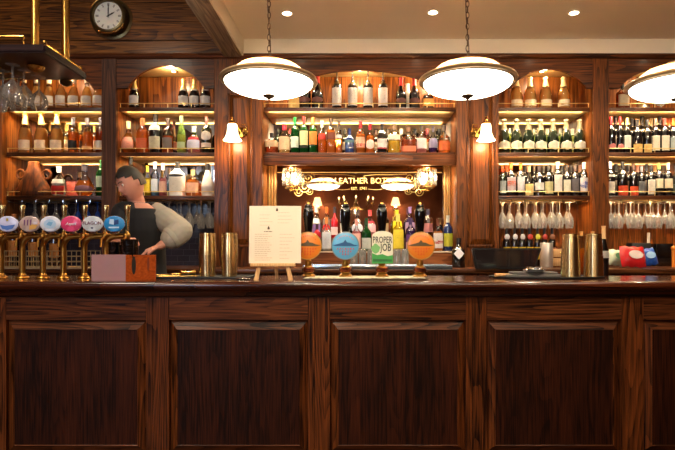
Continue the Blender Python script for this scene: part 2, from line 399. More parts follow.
for key, p0, p1, (a0, a1), ap, desc in bays:
    x0, x1 = X(p0,FY), X(p1,FY)
    root = thing('shelving_bay', 'oak '+desc, 'shelving', ((x0+x1)/2, FY, 0))
    root.location = (0,0,0)
    # header board with the arch cut out (arch = shallow segment)
    ax0, ax1 = X(a0,FY), X(a1,FY); zc = zf(ap); hb = ZHB
    pts = [(x0-.02, 2.93), (x0-.02, hb), (ax0, hb)]
    n = 22; hw = (ax1-ax0)/2; cx = (ax0+ax1)/2; rise = zc-(hb+.012)
    for i in range(n+1):
        t = -1+2*i/n
        # segment of a circle
        R_ = (hw*hw+rise*rise)/(2*rise)
        z = hb+.012+rise-(R_-math.sqrt(max(0,R_*R_-(t*hw)**2)))
        pts.append((cx+t*hw, z))
    pts += [(ax1, hb), (x1+.02, hb), (x1+.02, 2.93)]
    bm = NB()
    up = [(p[0], 2.93) for p in pts[2:-2]]
    lo = pts[2:-2]
    for i in range(len(lo)-1):
        if abs(lo[i+1][0]-lo[i][0]) < 1e-6: continue
        prism(bm, [lo[i], lo[i+1], up[i+1], up[i]], FY-.022, FY+.006, 'y')
    bmesh.ops.remove_doubles(bm, verts=bm.verts[:], dist=1e-5)
    # remove inner faces
    bm.faces.ensure_lookup_table()
    box(bm, x0-.02, ax0, FY-.022, FY+.006, hb, 2.93); box(bm, ax1, x1+.02, FY-.022, FY+.006, hb, 2.93)
    inner = [f for f in bm.faces if abs(f.normal.x) > .99 and ax0+.001 < f.calc_center_median().x < ax1-.001 and f.calc_center_median().z > zc-.3 and len(f.verts) == 4 and max(v.co.z for v in f.verts) > 2.92]
    bmesh.ops.delete(bm, geom=inner, context='FACES_ONLY')
    ob('header', bm, W_BACK_H, root, False)
    # thin lit edge moulding inside the arch
    # soffit, sides, back
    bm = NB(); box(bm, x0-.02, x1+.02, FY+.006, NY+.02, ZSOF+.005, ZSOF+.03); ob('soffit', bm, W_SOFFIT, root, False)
    for sx in (x0-.02, x1):
        bm = NB(); box(bm, sx, sx+.02, FY+.006, NY+.02, WT, ZSOF); ob('side_panel', bm, W_LIGHT, root, False)
    bm = NB()
    k = max(3, round((x1-x0)/.2))
    for i in range(k):
        w = (x1-x0)/k; box(bm, x0+w*i+.001, x0+w*(i+1)-.001, NY, NY+.02, S1-.02, ZSOF, .002)
    ob('back_panel', bm, W_LIGHT, root, False)
    shelf_board(x0, x1, S1, root); gallery(x0, x1, S1, root)
    shelf_board(x0, x1, S2, root)
    if key != 'c':
        gallery(x0, x1, S2, root)
        shelf_board(x0, x1, S3, root); gallery(x0, x1, S3, root)
        bm = NB(); box(bm, x0, x1, NY-.003, NY, S3, S1-.03); ob('mirror', bm, MIRROR, root, False)
        bm = NB()
        if key in 'ab':
            box(bm, x0, x1, NY-.004, NY, WT, S3-.03); m, nt, b = newmat('dark_glazed_tile_'+key)
            tx = nt.nodes.new('ShaderNodeTexBrick'); tx.inputs['Scale'].default_value = 1; tx.inputs['Brick Width'].default_value = .11; tx.inputs['Row Height'].default_value = .055
            tx.inputs['Mortar Size'].default_value = .002; tx.inputs['Color1'].default_value = lin((30,26,34)); tx.inputs['Color2'].default_value = lin((40,34,42)); tx.inputs['Mortar'].default_value = lin((58,54,60))
            tc = nt.nodes.new('ShaderNodeTexCoord'); mp = nt.nodes.new('ShaderNodeMapping'); mp.inputs['Rotation'].default_value = (-PI/2,0,0)
            nt.links.new(tc.outputs['Object'], mp.inputs[0]); nt.links.new(mp.outputs[0], tx.inputs[0]); nt.links.new(tx.outputs[0], b.inputs['Base Color']); b.inputs['Roughness'].default_value = .15
            ob('tile_back', bm, m, root, False)
        else:
            for i in range(9):
                w = (x1-x0)/9; box(bm, x0+w*i+.001, x0+w*(i+1)-.001, NY-.004, NY, WT, S3-.03, .002)
            ob('boarded_back', bm, W_BACK_V, root, False)
    # LED strips under each shelf and in the soffit
    strips = [(S1-.029, 1), (S2-.029, 1 if key != 'c' else 0), (S3-.029, 1 if key in 'de' else 0)]
    for zz, on in strips:
        if not on: continue
        bm = NB(); box(bm, x0+.03, x1-.03, SF+.0125, SF+.0165, zz-.006, zz); ob('led_strip', bm, LED, root, False)
    PX = (x0+x1)/2+.02 if key != 'c' else X(288,4.78)
    bm = NB(); lathe(bm, [(.02,0),(.026,-.004),(.026,-.012),(.018,-.012)], (PX, 4.78, ZSOF+.006)); ob('puck_light', bm, CHROME, root)
    bm = NB(); lathe(bm, [(0,-.0125),(.018,-.0125)], (PX, 4.78, ZSOF+.006), close=False); ob('puck_lens', bm, glow('puck_lens', (255,220,160), 14), root)

# central bay: pelmet, mirror, jambs
cb = bpy.data.objects['shelving_bay.002']
x0, x1 = X(263,FY), X(456,FY)
bm = NB(); box(bm, x0, x1, FY+.005, FY+.045, zf(165), S2-.026, .004); pe = ob('pelmet', bm, W_BACK_H, cb)
bm = NB(); box(bm, x0+.04, x1-.04, FY+.046, FY+.050, zf(165)+.006, zf(165)+.012); ob('led_strip', bm, LED, pe, False)  # added strip, there to brighten the bottles on the ledge
bm = NB(); box(bm, x0, x1, NY-.003, NY, CTRZ, S2-.03)
ob('mirror', bm, MIRROR, cb, False)
bm = NB(); box(bm, x0, x1, NY-.003, NY, S2, S1-.03); ob('mirror', bm, MIRROR, cb, False)
for s, (a, b_) in enumerate([(263,276),(444,456)]):
    bm = NB(); xa, xb = X(a,4.9), X(b_,4.9)
    if s == 0: xa = x0
    else: xb = x1
    w = (xb-xa)/3
    for i in range(3): tube(bm, [(xa+w*(i+.5), 4.91, CTRZ),(xa+w*(i+.5), 4.91, S2-.03)], w*.5, 10)
    ob('reeded_jamb', bm, C('gilt_bronze_trim', (176,132,78), .3, metal=.6), cb)
bm = NB(); box(bm, x0, x1, FY-.005, NY, CTRZ-.012, CTRZ, .003); ob('ledge', bm, C('pale_stone_ledge', (196,176,150), .4), cb)
bm = NB(); box(bm, x0, x1, FY+.01, FY+.04, WT, CTRZ-.012); ob('apron', bm, wood('apron_oak', (96,50,24), (160,96,52), 'x', .4), cb, False)
bm = NB(); box(bm, x0+.1, x1-.1, 4.80, 4.905, CTRZ, CTRZ+.12, .004); ob('riser_step', bm, C('dark_riser', (70,44,30), .4), cb)
# mirror lettering
MY = NY-.006
GT = GOLD
text('lettering', 'THE LEATHER BOTTLE', .052, (X(358.5,MY), MY, Z(181,MY)), GT, cb, sx=1.02)
text('lettering', 'EST. 1741', .026, (X(359,MY), MY, Z(188.6,MY)), GT, cb, sx=1.0)
bm = NB()
def wav(pts, r): tube(bm, pts, r, 5)
for sg in (-1, 1):
    P = []
    for i in range(25):
        t = i/24; px = 359+sg*(4+44*t); py = 176.2-2.2*math.sin(min(1,t*3)*PI/2)+.8*math.sin(t*PI)
        P.append((X(px,MY), MY, Z(py,MY)))
    wav(P, .0032)
    P = [(X(359+sg*(9+35*t/20),MY), MY, Z(189+1.2*math.sin(t/20*PI*2)-t/20*1.5,MY)) for t in range(21)]
    wav(P, .0028)
    for k, (cx_, cy_, rr) in enumerate([(51,178,5),(54,187,6),(49,191,4),(58,181,4),(60,192,4.5)]):
        P = []
        for i in range(26):
            a = i/25*PI*3.2; r = rr*(1-i/25*.85)
            P.append((X(359+sg*(cx_+r*math.cos(a)),MY), MY, Z(cy_+r*math.sin(a),MY)))
        wav(P, .0034)
ob('gilt_scroll', bm, GT, cb)
# glass racks under the third shelf
for key, p0, p1, *_ in bays:
    if key == 'c': continue
    nm = {'a':'', 'b':'.001', 'd':'.003', 'e':'.004'}[key]
    rt = bpy.data.objects['shelving_bay'+nm]
    bm = NB(); x0, x1 = X(p0,FY), X(p1,FY)
    nn = 7
    for i in range(nn+1):
        x = x0+.015+(x1-x0-.03)*i/nn
        tube(bm, [(x,SF+.005,S3-.026),(x,SF+.005,S3-.055),(x,NY-.02,S3-.055),(x,NY-.02,S3-.026)], .0045, 6)
    ob('stemware_rack', bm, CHROME, rt)

# pilasters
def pilaster(p0, p1, label, wide=False, mat=W_BACK_V, zb=WT):
    xa, xb = X(p0,FY), X(p1,FY)
    rt = thing('pilaster', label, 'pilaster', (0,0,0))
    bm = NB(); box(bm, xa, xb, FY-.03, FY+.02, zb, 2.93, .004); ob('post', bm, mat, rt, False)
    if wide:
        # frame mould, raised panel
        ia, ib = X(wide[0],FY-.03), X(wide[1],FY-.03); zt = 2.62; z0 = Z(247,FY-.03)
        bm = NB(); y = FY-.03
        def rectring(a,b,c,d,w,y0,y1):
            box(bm,a,a+w,y0,y1,c,d,.003); box(bm,b-w,b,y0,y1,c,d,.003); box(bm,a,b,y0,y1,c,c+w,.003); box(bm,a,b,y0,y1,d-w,d,.003)
        rectring(ia, ib, z0, zt, .02, y-.014, y+.002)
        ob('moulding', bm, mat, rt)
        bm = NB(); m_ = .03
        A = [(ia+.02,z0+.02),(ib-.02,z0+.02),(ib-.02,zt-.02),(ia+.02,zt-.02)]
        B = [(ia+.02+m_,z0+.02+m_*1.6),(ib-.02-m_,z0+.02+m_*1.6),(ib-.02-m_,zt-.02-m_),(ia+.02+m_,zt-.02-m_)]
        va = [bm.verts.new((p[0],y-.001,p[1])) for p in A]; vb = [bm.verts.new((p[0],y-.017,p[1])) for p in B]
        bm.faces.new(vb)
        for i in range(4): bm.faces.new((va[i],va[(i+1)%4],vb[(i+1)%4],vb[i]))
        ob('raised_panel', bm, mat, rt, False)
    return rt
pilaster(103, 117.5, 'narrow dark oak post between the two leftmost arched bays', mat=W_POST)
pilaster(215, 263, 'wide oak pilaster carrying the left wall lamp, behind the menu and shakers', (228,253))
pilaster(456, 498, 'wide oak pilaster carrying the right wall lamp', (467,494))
pilaster(591.5, 607.5, 'narrow oak post between the sparkling wine bay and the red wine bay')
pilaster(-12, 4, 'oak post at the left edge of the shelving, beside the first beer tap', mat=W_LIGHT)
pilaster(707, 722, 'oak post beyond the red wine bay at the right edge')

# back counter (worktop + cupboards)
bm = NB(); box(bm, XL+.02, XR-.02, 4.12, FY-.035, WT-.035, WT, .006)
ww = tag(ob('back_worktop', bm, W_SHELF), 'dark wooden worktop of the back bar behind the front counter', 'worktop')
bc = thing('back_cupboard', 'dark oak cupboards under the back bar worktop, hidden behind the counter', 'cupboard', (0,0,0))
bm = NB(); box(bm, XL+.02, XR-.02, 4.17, FY-.04, 0.0, WT-.036); ob('carcass', bm, W_BAR_V, bc, False)
for i in range(7):
    xx = -3.3+i*.94; bm = NB(); box(bm, xx, xx+.9, 4.148, 4.169, .12, WT-.08, .004); d = ob('door', bm, W_BAR_V, bc)
    bm = NB(); ball(bm, (xx+.82,4.135,.75), .014); ob('knob', bm, BRASS, d)
for key, p0, p1, *_ in bays:
    if key == 'c': continue
    bm = NB(); box(bm, X(p0,FY), X(p1,FY), FY-.034, NY-.005, WT-.035, WT)
    nm = {'a':'', 'b':'.001', 'd':'.003', 'e':'.004'}[key]
    ob('base_board', bm, W_SHELF, bpy.data.objects['shelving_bay'+nm], False)

# ================================================================== BAR COUNTER
CT = 1.10; PY = 3.0
bm = NB()
prof = [(3.55,CT),(2.955,CT)]
for i in range(9):
    a = PI/2+PI*i/8; prof.append((2.955+.025*math.cos(a), CT-.025+.025*math.sin(a)))
prof += [(2.965,CT-.055),(2.972,CT-.065),(2.985,CT-.085),(3.0,CT-.09),(3.55,CT-.09)]
prism(bm, prof, XL+.02, XR-.02, 'x')
tag(ob('bar_countertop', bm, W_TOP), 'long polished dark mahogany bar top with a rounded front edge', 'worktop')
bar = thing('bar_counter', 'dark stained oak bar front with raised fielded panels', 'bar counter', (0,0,0))
def Xb(px): return X(px, PY)
posts = [(-14,6),(146,169),(308,330),(466,487),(621.5,643.5),(779,800)]
posts = [(-176,-154)]+posts
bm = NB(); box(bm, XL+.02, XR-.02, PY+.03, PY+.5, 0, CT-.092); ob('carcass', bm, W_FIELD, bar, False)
for i,(a,b_) in enumerate(posts):
    bm = NB(); xa, xb = max(Xb(a),XL+.02), min(Xb(b_),XR-.02)
    if xa > xb: continue
    w = (xb-xa)
    box(bm, xa, xa+w*.30, PY, PY+.03, .0, CT-.092, .002); box(bm, xa+w*.30+.001, xb, PY-.002, PY+.03, .0, CT-.092, .002)
    ob('stile', bm, W_BAR_V, bar, False)
for (a,b_),(c,d) in zip(posts, posts[1:]):
    xa, xb = Xb(b_), min(Xb(c), XR-.02)
    zt = Z(320,PY); zb = .13
    bm = NB(); box(bm, xa, xb, PY, PY+.03, zt, CT-.092, .002); ob('rail', bm, W_BAR_H, bar, False)
    bm = NB(); box(bm, xa, xb, PY, PY+.03, 0, zb, .002); ob('rail', bm, W_BAR_H, bar, False)
    g = .046; bm = NB()
    A = [(xa+.002,zb+.002),(xb-.002,zb+.002),(xb-.002,zt-.002),(xa+.002,zt-.002)]
    B = [(xa+g,zb+g),(xb-g,zb+g),(xb-g,zt-g-.008),(xa+g,zt-g-.008)]
    B2 = [(xa+g+.003,zb+g+.003),(xb-g-.003,zb+g+.003),(xb-g-.003,zt-g-.011),(xa+g+.003,zt-g-.011)]
    va = [bm.verts.new((p[0],PY+.022,p[1])) for p in A]; vb = [bm.verts.new((p[0],PY-.004,p[1])) for p in B]
    vc = [bm.verts.new((p[0],PY-.0005,p[1])) for p in B2]
    for i in range(4):
        bm.faces.new((va[i],va[(i+1)%4],vb[(i+1)%4],vb[i])); bm.faces.new((vb[i],vb[(i+1)%4],vc[(i+1)%4],vc[i]))
    bm.normal_update()
    for f in bm.faces:
        if abs(f.normal.x) > abs(f.normal.z): f.material_index = 1
    pn = ob('fielded_panel', bm, [W_BAR_H, W_BAR_V], bar, False)
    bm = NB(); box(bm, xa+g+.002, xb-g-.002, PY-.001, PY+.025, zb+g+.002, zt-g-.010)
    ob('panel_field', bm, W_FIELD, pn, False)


# ================================================================== BOTTLES ON THE SHELVES
BY, BY2 = 4.76, 4.86      # front and rear rows on the shelves
WHITE=(240,234,222); CRM=(236,220,180); BLK=(24,22,24); GLD=(214,170,84); RED=(170,24,30); SIL=(190,190,195); ORG=(226,96,30); GRN=(30,110,50)
B = bottle
# --- bay a, top shelf: blush bottles with white labels
g = 'blush bottles on the top shelf of the leftmost bay'
for i, (px, d) in enumerate([(24,'farthest left, seen through the hanging wine glasses'),(36.5,'second from left, under the brass dome'),(49,'third from left, with a pale stopper'),(61.5,'in the middle of the row of seven'),(74,'third from the right, under the rack corner'),(87,'second from right, below the tip of the rack'),(98.5,'rightmost, against the dark post')]):
    B(px, 78.5+(i%3)*.4, S1, BY, 11.5, 'bulb', 'clear', (226,206,176), [(WHITE,.1,.42)], 'blush wine bottle, leftmost bay top shelf, '+d, 'rose', .74, group=g, capz=.86)
# row 2
for i, (px, d) in enumerate([(25.5,'leftmost'),(41.5,'middle'),(57,'rightmost')]):
    B(px, 113+i*.3, S2, BY, 12.5, 'champagne', 'clear', (214,176,104), [((244,224,200),.08,.32)] , 'tall golden blush bottle with gold foil, %s of three, leftmost bay second shelf' % d, 'rose', .62, group='tall golden blush bottles', capz=.72, capmetal=True)
B(67, 125, S2, BY2, 8, 'whisky', 'clear', GLD, [(CRM,.15,.5)], 'small amber bottle with gold cap behind the third golden blush bottle', 'gold', .6)
B(73.5, 118, S2, BY, 10, 'bordeaux', 'clear', (70,66,72), [(BLK,.1,.36)], 'amber bottle with grey cap and black label beside the golden blush bottles', 'amber', .6)
B(80, 124, S2, BY2, 8, 'whisky', 'clear', GLD, [((120,90,60),.15,.45)], 'small amber bottle with gold neck in rear row of leftmost bay, second shelf', 'amber', .65)
B(87.5, 118, S2, BY, 10.5, 'burgundy', 'clear', (66,62,70), [((200,150,90),.1,.2)], 'amber bottle with tall grey cap in the middle of second shelf, leftmost bay', 'amber', .6)
B(94.5, 126, S2, BY2, 7.5, 'whisky', 'clear', GLD, [(CRM,.15,.5)], 'small amber bottle with gold cap between two grey capped bottles', 'orange', .6)
B(100.5, 118, S2, BY, 9, 'bordeaux', 'clear', (62,58,66), [((210,200,190),.1,.35)], 'amber bottle with grey cap and pale label touching the narrow dark post', 'deep', .6)
# row 3
B(59, 166.5, S3, BY, 14, 'round', 'clear', (232,222,214), [((236,226,220),.42,.56),((196,40,30),.06,.34)], 'round shouldered clear spirit bottle with red label beside the leather jug', 'clear', .5)
B(84.5, 164.5, S3, BY, 19, 'flask', 'clear', (60,52,58), [((150,110,120),.12,.34,'oval')], 'wide round amber flask with grey stopper and oval label on the third shelf, leftmost bay', 'amber', .5, fy=.55)
B(101, 160, S3, BY, 9, 'whisky', 'brightgreen', (30,70,40), [((200,214,190),.25,.55)], 'bright green bottle standing against the narrow dark post', 'clear', .5)
# --- bay b
g = 'champagne bottles on the top shelf of the clock wall bay'
for px, d in [(134.5,'standing alone at the left end'),(183.5,'leftmost of the three together'),(194.5,'middle of the three together'),(205.5,'rightmost of the three together')]:
    B(px, 78.5 if px < 150 else 79.5, S1, BY, 10.5, 'champagne', 'black', (236,196,120), [((232,226,226),.12,.42),((214,206,200),.60,.66)], 'gold foiled champagne bottle, top shelf below clock wall, '+d, group=g, capz=.66, capmetal=True)
B(128.5, 121.5, S2, BY, 14, 'flask', 'clear', (236,196,150), [((240,170,150),.14,.5)], 'amber round bottle with pink label at the left of the second shelf under clock wall', 'amber', .62, capz=.78)
B(142.5, 118.5, S2, BY, 12, 'whisky', 'clear', (150,70,40), [((206,110,70),.12,.42,'x' ) if False else ((206,110,70),.12,.42)], 'amber bottle with a copper coloured label, second from left under the clock wall', 'orange', .66)
B(155.5, 114.5, S2, BY, 12.5, 'whisky', 'black', BLK, [((216,206,180),.1,.42),((220,210,200),.58,.72)], 'black shouldered bottle with cream label and small square neck label', group=None)
B(168, 118.5, S2, BY, 10.5, 'bordeaux', 'clear', (40,30,30), [((120,110,110),.14,.44)], 'clear bottle with dark cap and grey label beside the thin brown bottle', 'deep', .5)
B(174, 122, S2, BY2, 7, 'slender', 'brown', (80,30,20), [((150,90,70),.15,.4)], 'thin brown bottle squeezed between two taller bottles under the clock wall')
B(181.5, 116, S2, BY, 9, 'slender', 'lime', (110,120,90), [((180,190,150),.12,.3)], 'tall pale green bottle on the second shelf under the clock wall', 'gold', .5)
B(194, 126.5, S2, BY, 15, 'round', 'clear', (236,220,214), [((206,208,232),.14,.48),((196,40,60),.50,.58)], 'squat pink gin bottle with pale blue label on the second shelf under the clock wall', 'pink', .6)
B(206.5, 117, S2, BY, 11.5, 'whisky', 'green', (92,60,56), [((236,226,220),.34,.60,'oval',(190,30,40)),((236,216,206),.16,.28)], 'dark green bottle with round white label, right end of shelf under clock wall')
B(131, 157, S3, BY, 10, 'whisky', 'clear', BLK, [((210,200,196),.15,.5)], 'clear bottle with black cap above the bartender head', 'clear', .5)
B(147.5, 166, S3, BY, 9, 'whisky', 'clear', (240,200,60), [((240,214,60),.12,.55)], 'small yellow liqueur bottle on third shelf behind the bartender', 'yellow', .6)
B(155, 162, S3, BY, 9.5, 'bordeaux', 'clear', (210,216,226), [((226,232,244),.15,.5)], 'clear vodka bottle with pale blue label on third shelf by the yellow one', 'blue', .5)
B(163, 163.5, S3, BY, 10, 'slender', 'clear', (230,200,180), [((220,180,160),.12,.45)], 'pale pinkish bottle on third shelf left of the white gin bottle', 'pink', .55)
B(177.5, 162, S3, BY, 14, 'rect', 'white', BLK, [((226,222,214),.12,.5),((60,56,60),.55,.63,'oval')], 'white square shouldered gin bottle with black cap and small dark emblem')
B(193, 170, S3, BY, 12.5, 'rectsquat', 'clear', (210,180,120), [((244,210,180),.12,.5)], 'square amber whisky bottle between the two white bottles', 'amber', .6)
B(207.5, 164, S3, BY, 12, 'bulb', 'white', BLK, [((214,206,206),.1,.3)], 'white bulbous rum bottle with black cap at the right end of third shelf')
# --- bay c, top shelf
for px, d in [(305,'half behind the left pendant lamp'),(317.5,'just right of the left pendant lamp')]:
    B(px, 75.5, S1, BY, 12, 'burgundy', 'black', (178,30,30), [((120,70,60),.18,.34,'oval')], 'red foiled dark wine bottle, central top shelf, '+d, capz=.76, group='red foiled wine bottles on the central top shelf')
B(296, 86, S1, BY2, 14, 'rectsquat', 'clear', GLD, [((226,190,110),.1,.5)], 'gold boxed bottle mostly behind the left pendant lamp', 'yellow', .5)
for px, d in [(337,'leftmost'),(352.5,'second from left'),(368,'third from left'),(383,'rightmost')]:
    B(px, 71, S1, BY, 10, 'pourer', 'black', (18,16,16), [((240,228,222),.08,.54),], 'dark bottle with tall white label and pourer, %s of four' % d, capz=.74, group='white labelled bottles with pourers')
for px, d in [(401,'left of the pair'),(414.5,'right of the pair')]:
    B(px, 78, S1, BY, 11, 'burgundy', 'black', (190,34,34), [((110,60,50),.18,.34,'oval')], 'red foiled dark wine bottle, %s beside the right pendant lamp' % d, capz=.74, group='red foiled wine bottles on the central top shelf')
B(407.7, 84, S1, BY2, 11, 'bordeaux', 'white', WHITE, [((240,236,232),.1,.5)], 'white bottle standing behind the pair of red foiled bottles')
B(428, 88, S1, BY, 11, 'rectsquat', 'brown', (40,30,30), [((226,160,70),.1,.45)], 'short dark bottle with orange label half hidden by the right pendant lamp')
# second shelf of the centre
g2 = 'spirit bottles on the central second shelf'
ct = [
 (272,133.5,13,'rectsquat','clear',BLK,[((220,190,150),.30,.62)],'squat clear bourbon bottle with black stopper at the left end of the central second shelf','deep',.38,1),
 (284.5,124.5,12,'whisky','clear',(206,22,40),[((240,214,176),.12,.56)],'bourbon bottle with red wax top and cream label','gold',.5,1),
 (295,117.5,9.5,'whisky','brightgreen',(20,120,50),[((226,232,220),.16,.46)],'tall bright green bottle with white label, left of two green whiskeys','clear',.4,1),
 (304,116.5,10.5,'whisky','brightgreen',(120,30,30),[((236,226,176),.22,.60),((40,40,30),.14,.2)],'green whiskey bottle with cream label and dark red cap','clear',.5,1),
 (313,117.5,10,'whisky','brightgreen',(226,150,70),[((240,150,70),.24,.60)],'green whiskey bottle with orange label and orange cap','clear',.5,1),
 (322,121,9.5,'squat','clear',(226,214,200),[((206,60,50),.42,.60)],'whisky bottle with red shoulder label and pale cap','amber',.62,1),
 (331,119,11,'rect','clear',(40,30,26),[((120,60,40),.40,.60)],'square amber whisky bottle with slanted brown label and black cap','amber',.66,1),
 (339,121.5,9,'squat','clear',(50,40,34),[((200,196,190),.46,.58)],'clear amber whisky bottle with grey neck label left of the blue bottle','amber',.5,1),
 (349.5,128.5,9.5,'rectsquat','blue',(30,40,90),[((60,96,110),.42,.52)],'square navy blue gin bottle on the central second shelf',None,0,1),
 (360.5,121.5,10.5,'whisky','clear',(196,30,36),[((226,180,150),.18,.5),((170,40,30),.2,.3)],'amber whisky bottle with red cap and pale label right of the blue bottle','amber',.6,1),
 (370,124,10,'squat','clear',(176,24,36),[((244,220,206),.14,.46,'oval',(190,40,50))],'amber whisky bottle with dark red cap and round white label','amber',.6,1),
 (382,124,9.5,'rect','black',BLK,[((226,216,210),.18,.48),((176,50,50),.14,.2)],'black square bottle with white label on the central second shelf',None,0,1),
 (394,124.5,12,'rect','clear',(80,60,44),[((244,240,220),.45,.62)],'clear square bottle with bright yellow liqueur and brown stopper','yellow',.42,1),
 (408.5,126.5,15,'rectsquat','clear',(90,60,40),[((226,130,90),.06,.26)],'wide squat bourbon bottle with dark amber liquid and short cork','deep',.5,.7),
 (421.5,125,10.5,'squat','clear',(60,50,46),[((244,226,226),.16,.52)],'clear bottle with pink tinted white label right of the wide bourbon bottle','pink',.5,1),
 (433,126.5,9.5,'round','clear',(70,60,70),[((150,140,170),.2,.55)],'small clear bottle with lilac grey label near the right of the central shelf','purple',.4,1),
 (444,126,12.5,'squat','clear',(60,44,36),[((230,120,60),.1,.42)],'round shouldered amber bottle at the right end of the central second shelf','orange',.48,1)]
for (px,top,w,kd,gl,cp,lb,ds,lq,fl,fy) in ct:
    B(px, top, S2, BY, w, kd, gl, cp, lb, ds, lq, fl or .6, group=None, fy=fy)
for i,(px,gl,cp,lq) in enumerate([(278,'green',BLK,None),(290,'green',(160,30,40),None),(345,'green',BLK,None),(376,'brown',(60,40,30),None),(388,'green',(60,50,40),None),(401,'clear',(200,190,170),'amber'),(415,'brown',BLK,None),(427,'clear',(150,60,60),'deep'),(439,'green',BLK,None)]):
    B(px, 129, S2, BY2+.03, 9, 'bordeaux', gl, cp, [((190,170,140),.2,.5)], 'back row spirit bottle, central second shelf, %s' % ['behind the squat bourbon and the red wax top','between red wax top and first green bottle','left of the navy blue bottle','between round white label and black square bottle','between the black square bottle and yellow liqueur','right of the yellow liqueur bottle','behind the wide squat bourbon bottle','between the pink tinted label and lilac label','between lilac label and last amber one'][i], lq, .6)
# --- bay d
for px, d in [(516.5,'leftmost, under the arch spring'),(530,'second from left'),(545.5,'third from left'),(563.5,'rightmost, standing apart')]:
    B(px, 77.5, S1, BY, 12, 'champagne', 'clear', (246,206,140), [((246,226,190),.08,.28)], 'clear golden champagne bottle, arched top shelf right of centre, '+d, 'rose', .66, group='golden champagne bottles under the right arch', capz=.70)
for i, px in enumerate([504,516.5,528.5,540.5,553,566,579.5]):
    d = ['leftmost of seven','second from left of seven','third from left of seven','middle one of seven','third from right of seven','second from right of seven','rightmost of seven'][i]
    B(px, 119.5, S2, BY, 11.5, 'champagne', 'green', (92,80,56), [((240,228,206),.10,.36,'oval')], 'green champagne bottle with grey foil and round cream label, '+d, group='champagne bottles with round cream labels', capz=.68, ang=1.3)
for i, px in enumerate([510,534.5,547,560,572.5]):
    B(px, 129, S2, BY2+.02, 9, 'bordeaux', 'lime', (180,176,150), [((220,210,180),.2,.5)], 'pale green bottle in the rear row behind the champagne, %s' % ['between first and second','between third and middle','right of the middle one','between fifth and sixth','between sixth and last'][i], 'gold', .7)
row = [(502.5,166,7,'bordeaux','green',(180,70,30),[((180,190,190),.1,.5)],'green bottle with orange red foil cut off by the wide pilaster, third shelf'),
 (511,163,9.5,'bordeaux','black',(226,90,30),[((206,190,196),.14,.56,),((220,110,70),.3,.45)],'wine bottle with orange foil and red and white label'),
 (520.5,163,9,'bordeaux','black',(240,120,40),[((226,222,226),.16,.58)],'wine bottle with bright orange foil and plain white label'),
 (529,166,9.5,'burgundy','black',(160,120,90),[((232,206,140),-.0,.40)],'wine bottle with large straw yellow label on the third shelf right of centre'),
 (539,166,10,'bordeaux','black',(50,40,40),[((232,226,220),.20,.44)],'wine bottle with small white label and dark emblem, fifth from left'),
 (548.5,165,9,'bordeaux','black',(44,40,36),[((206,200,150),.08,.46)],'wine bottle with pale olive label in the middle of the third shelf'),
 (557.5,162,9,'bordeaux','black',(230,200,180),[((236,226,220),.12,.62)],'wine bottle with very tall white label and cream foil'),
 (566.5,165,8.5,'bordeaux','black',(40,36,36),[((230,226,210),.14,.52)],'wine bottle with cream white label between tall white and grey labels'),
 (575,165,8.5,'bordeaux','black',(70,60,60),[((110,104,110),.12,.55)],'wine bottle with dark grey label near the right of the third shelf'),
 (584,162.5,9.5,'bordeaux','black',(226,216,206),[((236,230,230),.12,.54,),((90,96,170),.22,.44,'oval',(200,200,230))],'wine bottle with blue oval on white label at the right end')]
for (px,top,w,kd,gl,cp,lb,ds) in row: B(px, top, S3, BY, w, kd, gl, cp, lb, ds, cat='wine bottle')
for i, px in enumerate([507,525,534,543.5,553,562,571,580]):
    cp = [(180,90,40),(40,36,36),(60,50,40),(80,70,60),(226,190,160),(40,40,40),(60,50,50),(220,170,150)][i]
    B(px, 165.5, S3, BY2+.02, 9, 'bordeaux', 'black', cp, [((150,140,130),.2,.5)], 'rear row wine bottle, sparkling wine bay third shelf, '+['behind the orange foiled pair','behind the straw yellow label','between straw label and small white label','left of the olive label','right of the olive label, pinkish foil','behind tall white label, black cap','behind the grey label, left side','behind the blue oval label, pinkish foil'][i], cat='wine bottle')
# --- bay e
B(622.5, 84, S1, BY, 10.5, 'rect', 'clear', BLK, [((226,206,170),.1,.55)], 'square dark topped spirit bottle on the top shelf of the rightmost bay', 'deep', .62)
rowe = [(611,117,9,RED,[((200,110,110),.12,.26,'oval')],'wine bottle with red foil, leftmost in rightmost bay second shelf'),
 (620,117,9,(196,30,34),[((200,110,110),.12,.26,'oval')],'wine bottle with brighter red foil, second in rightmost bay'),
 (627,118,9.5,(226,196,120),[((232,226,214),.16,.50)],'wine bottle with straw foil and big white label in rightmost bay'),
 (637,120,10,BLK,[((226,186,110),.0,.27)],'wine bottle with low yellow label and black foil, left of the pair'),
 (647,120,10,(30,26,28),[((230,190,116),.0,.27)],'wine bottle with low yellow label and black foil, right of the pair'),
 (655.5,118.5,9,(120,90,80),[((236,222,200),.08,.50)],'wine bottle with square cream label and brown foil'),
 (664.5,118.5,9,(140,60,50),[((236,222,200),.08,.50)],'wine bottle with square cream label and red brown foil near the right edge'),
 (673,119,8,ORG,[((170,180,180),.1,.45)],'wine bottle with orange foil at the right edge of the photo, second shelf')]
for px,top,w,cp,lb,ds in rowe: B(px, top, S2, BY, w, 'bordeaux', 'black', cp, lb, ds, cat='wine bottle')
for i, px in enumerate([615.5,632,642,651.5,660,669]):
    B(px, 116.5+(i%2)*2, S2, BY2+.02, 9, 'bordeaux', 'black', [(60,20,26),(40,32,30),(34,30,34),(214,180,120),(90,90,96),(220,110,50)][i], [((150,130,110),.2,.5)], 'rear row wine bottle, rightmost bay second shelf, '+['between the two red foils','left of the low yellow labels','between the low yellow labels','straw foil left of the cream labels','grey foil between the cream labels','orange foil at the far right'][i], cat='wine bottle')
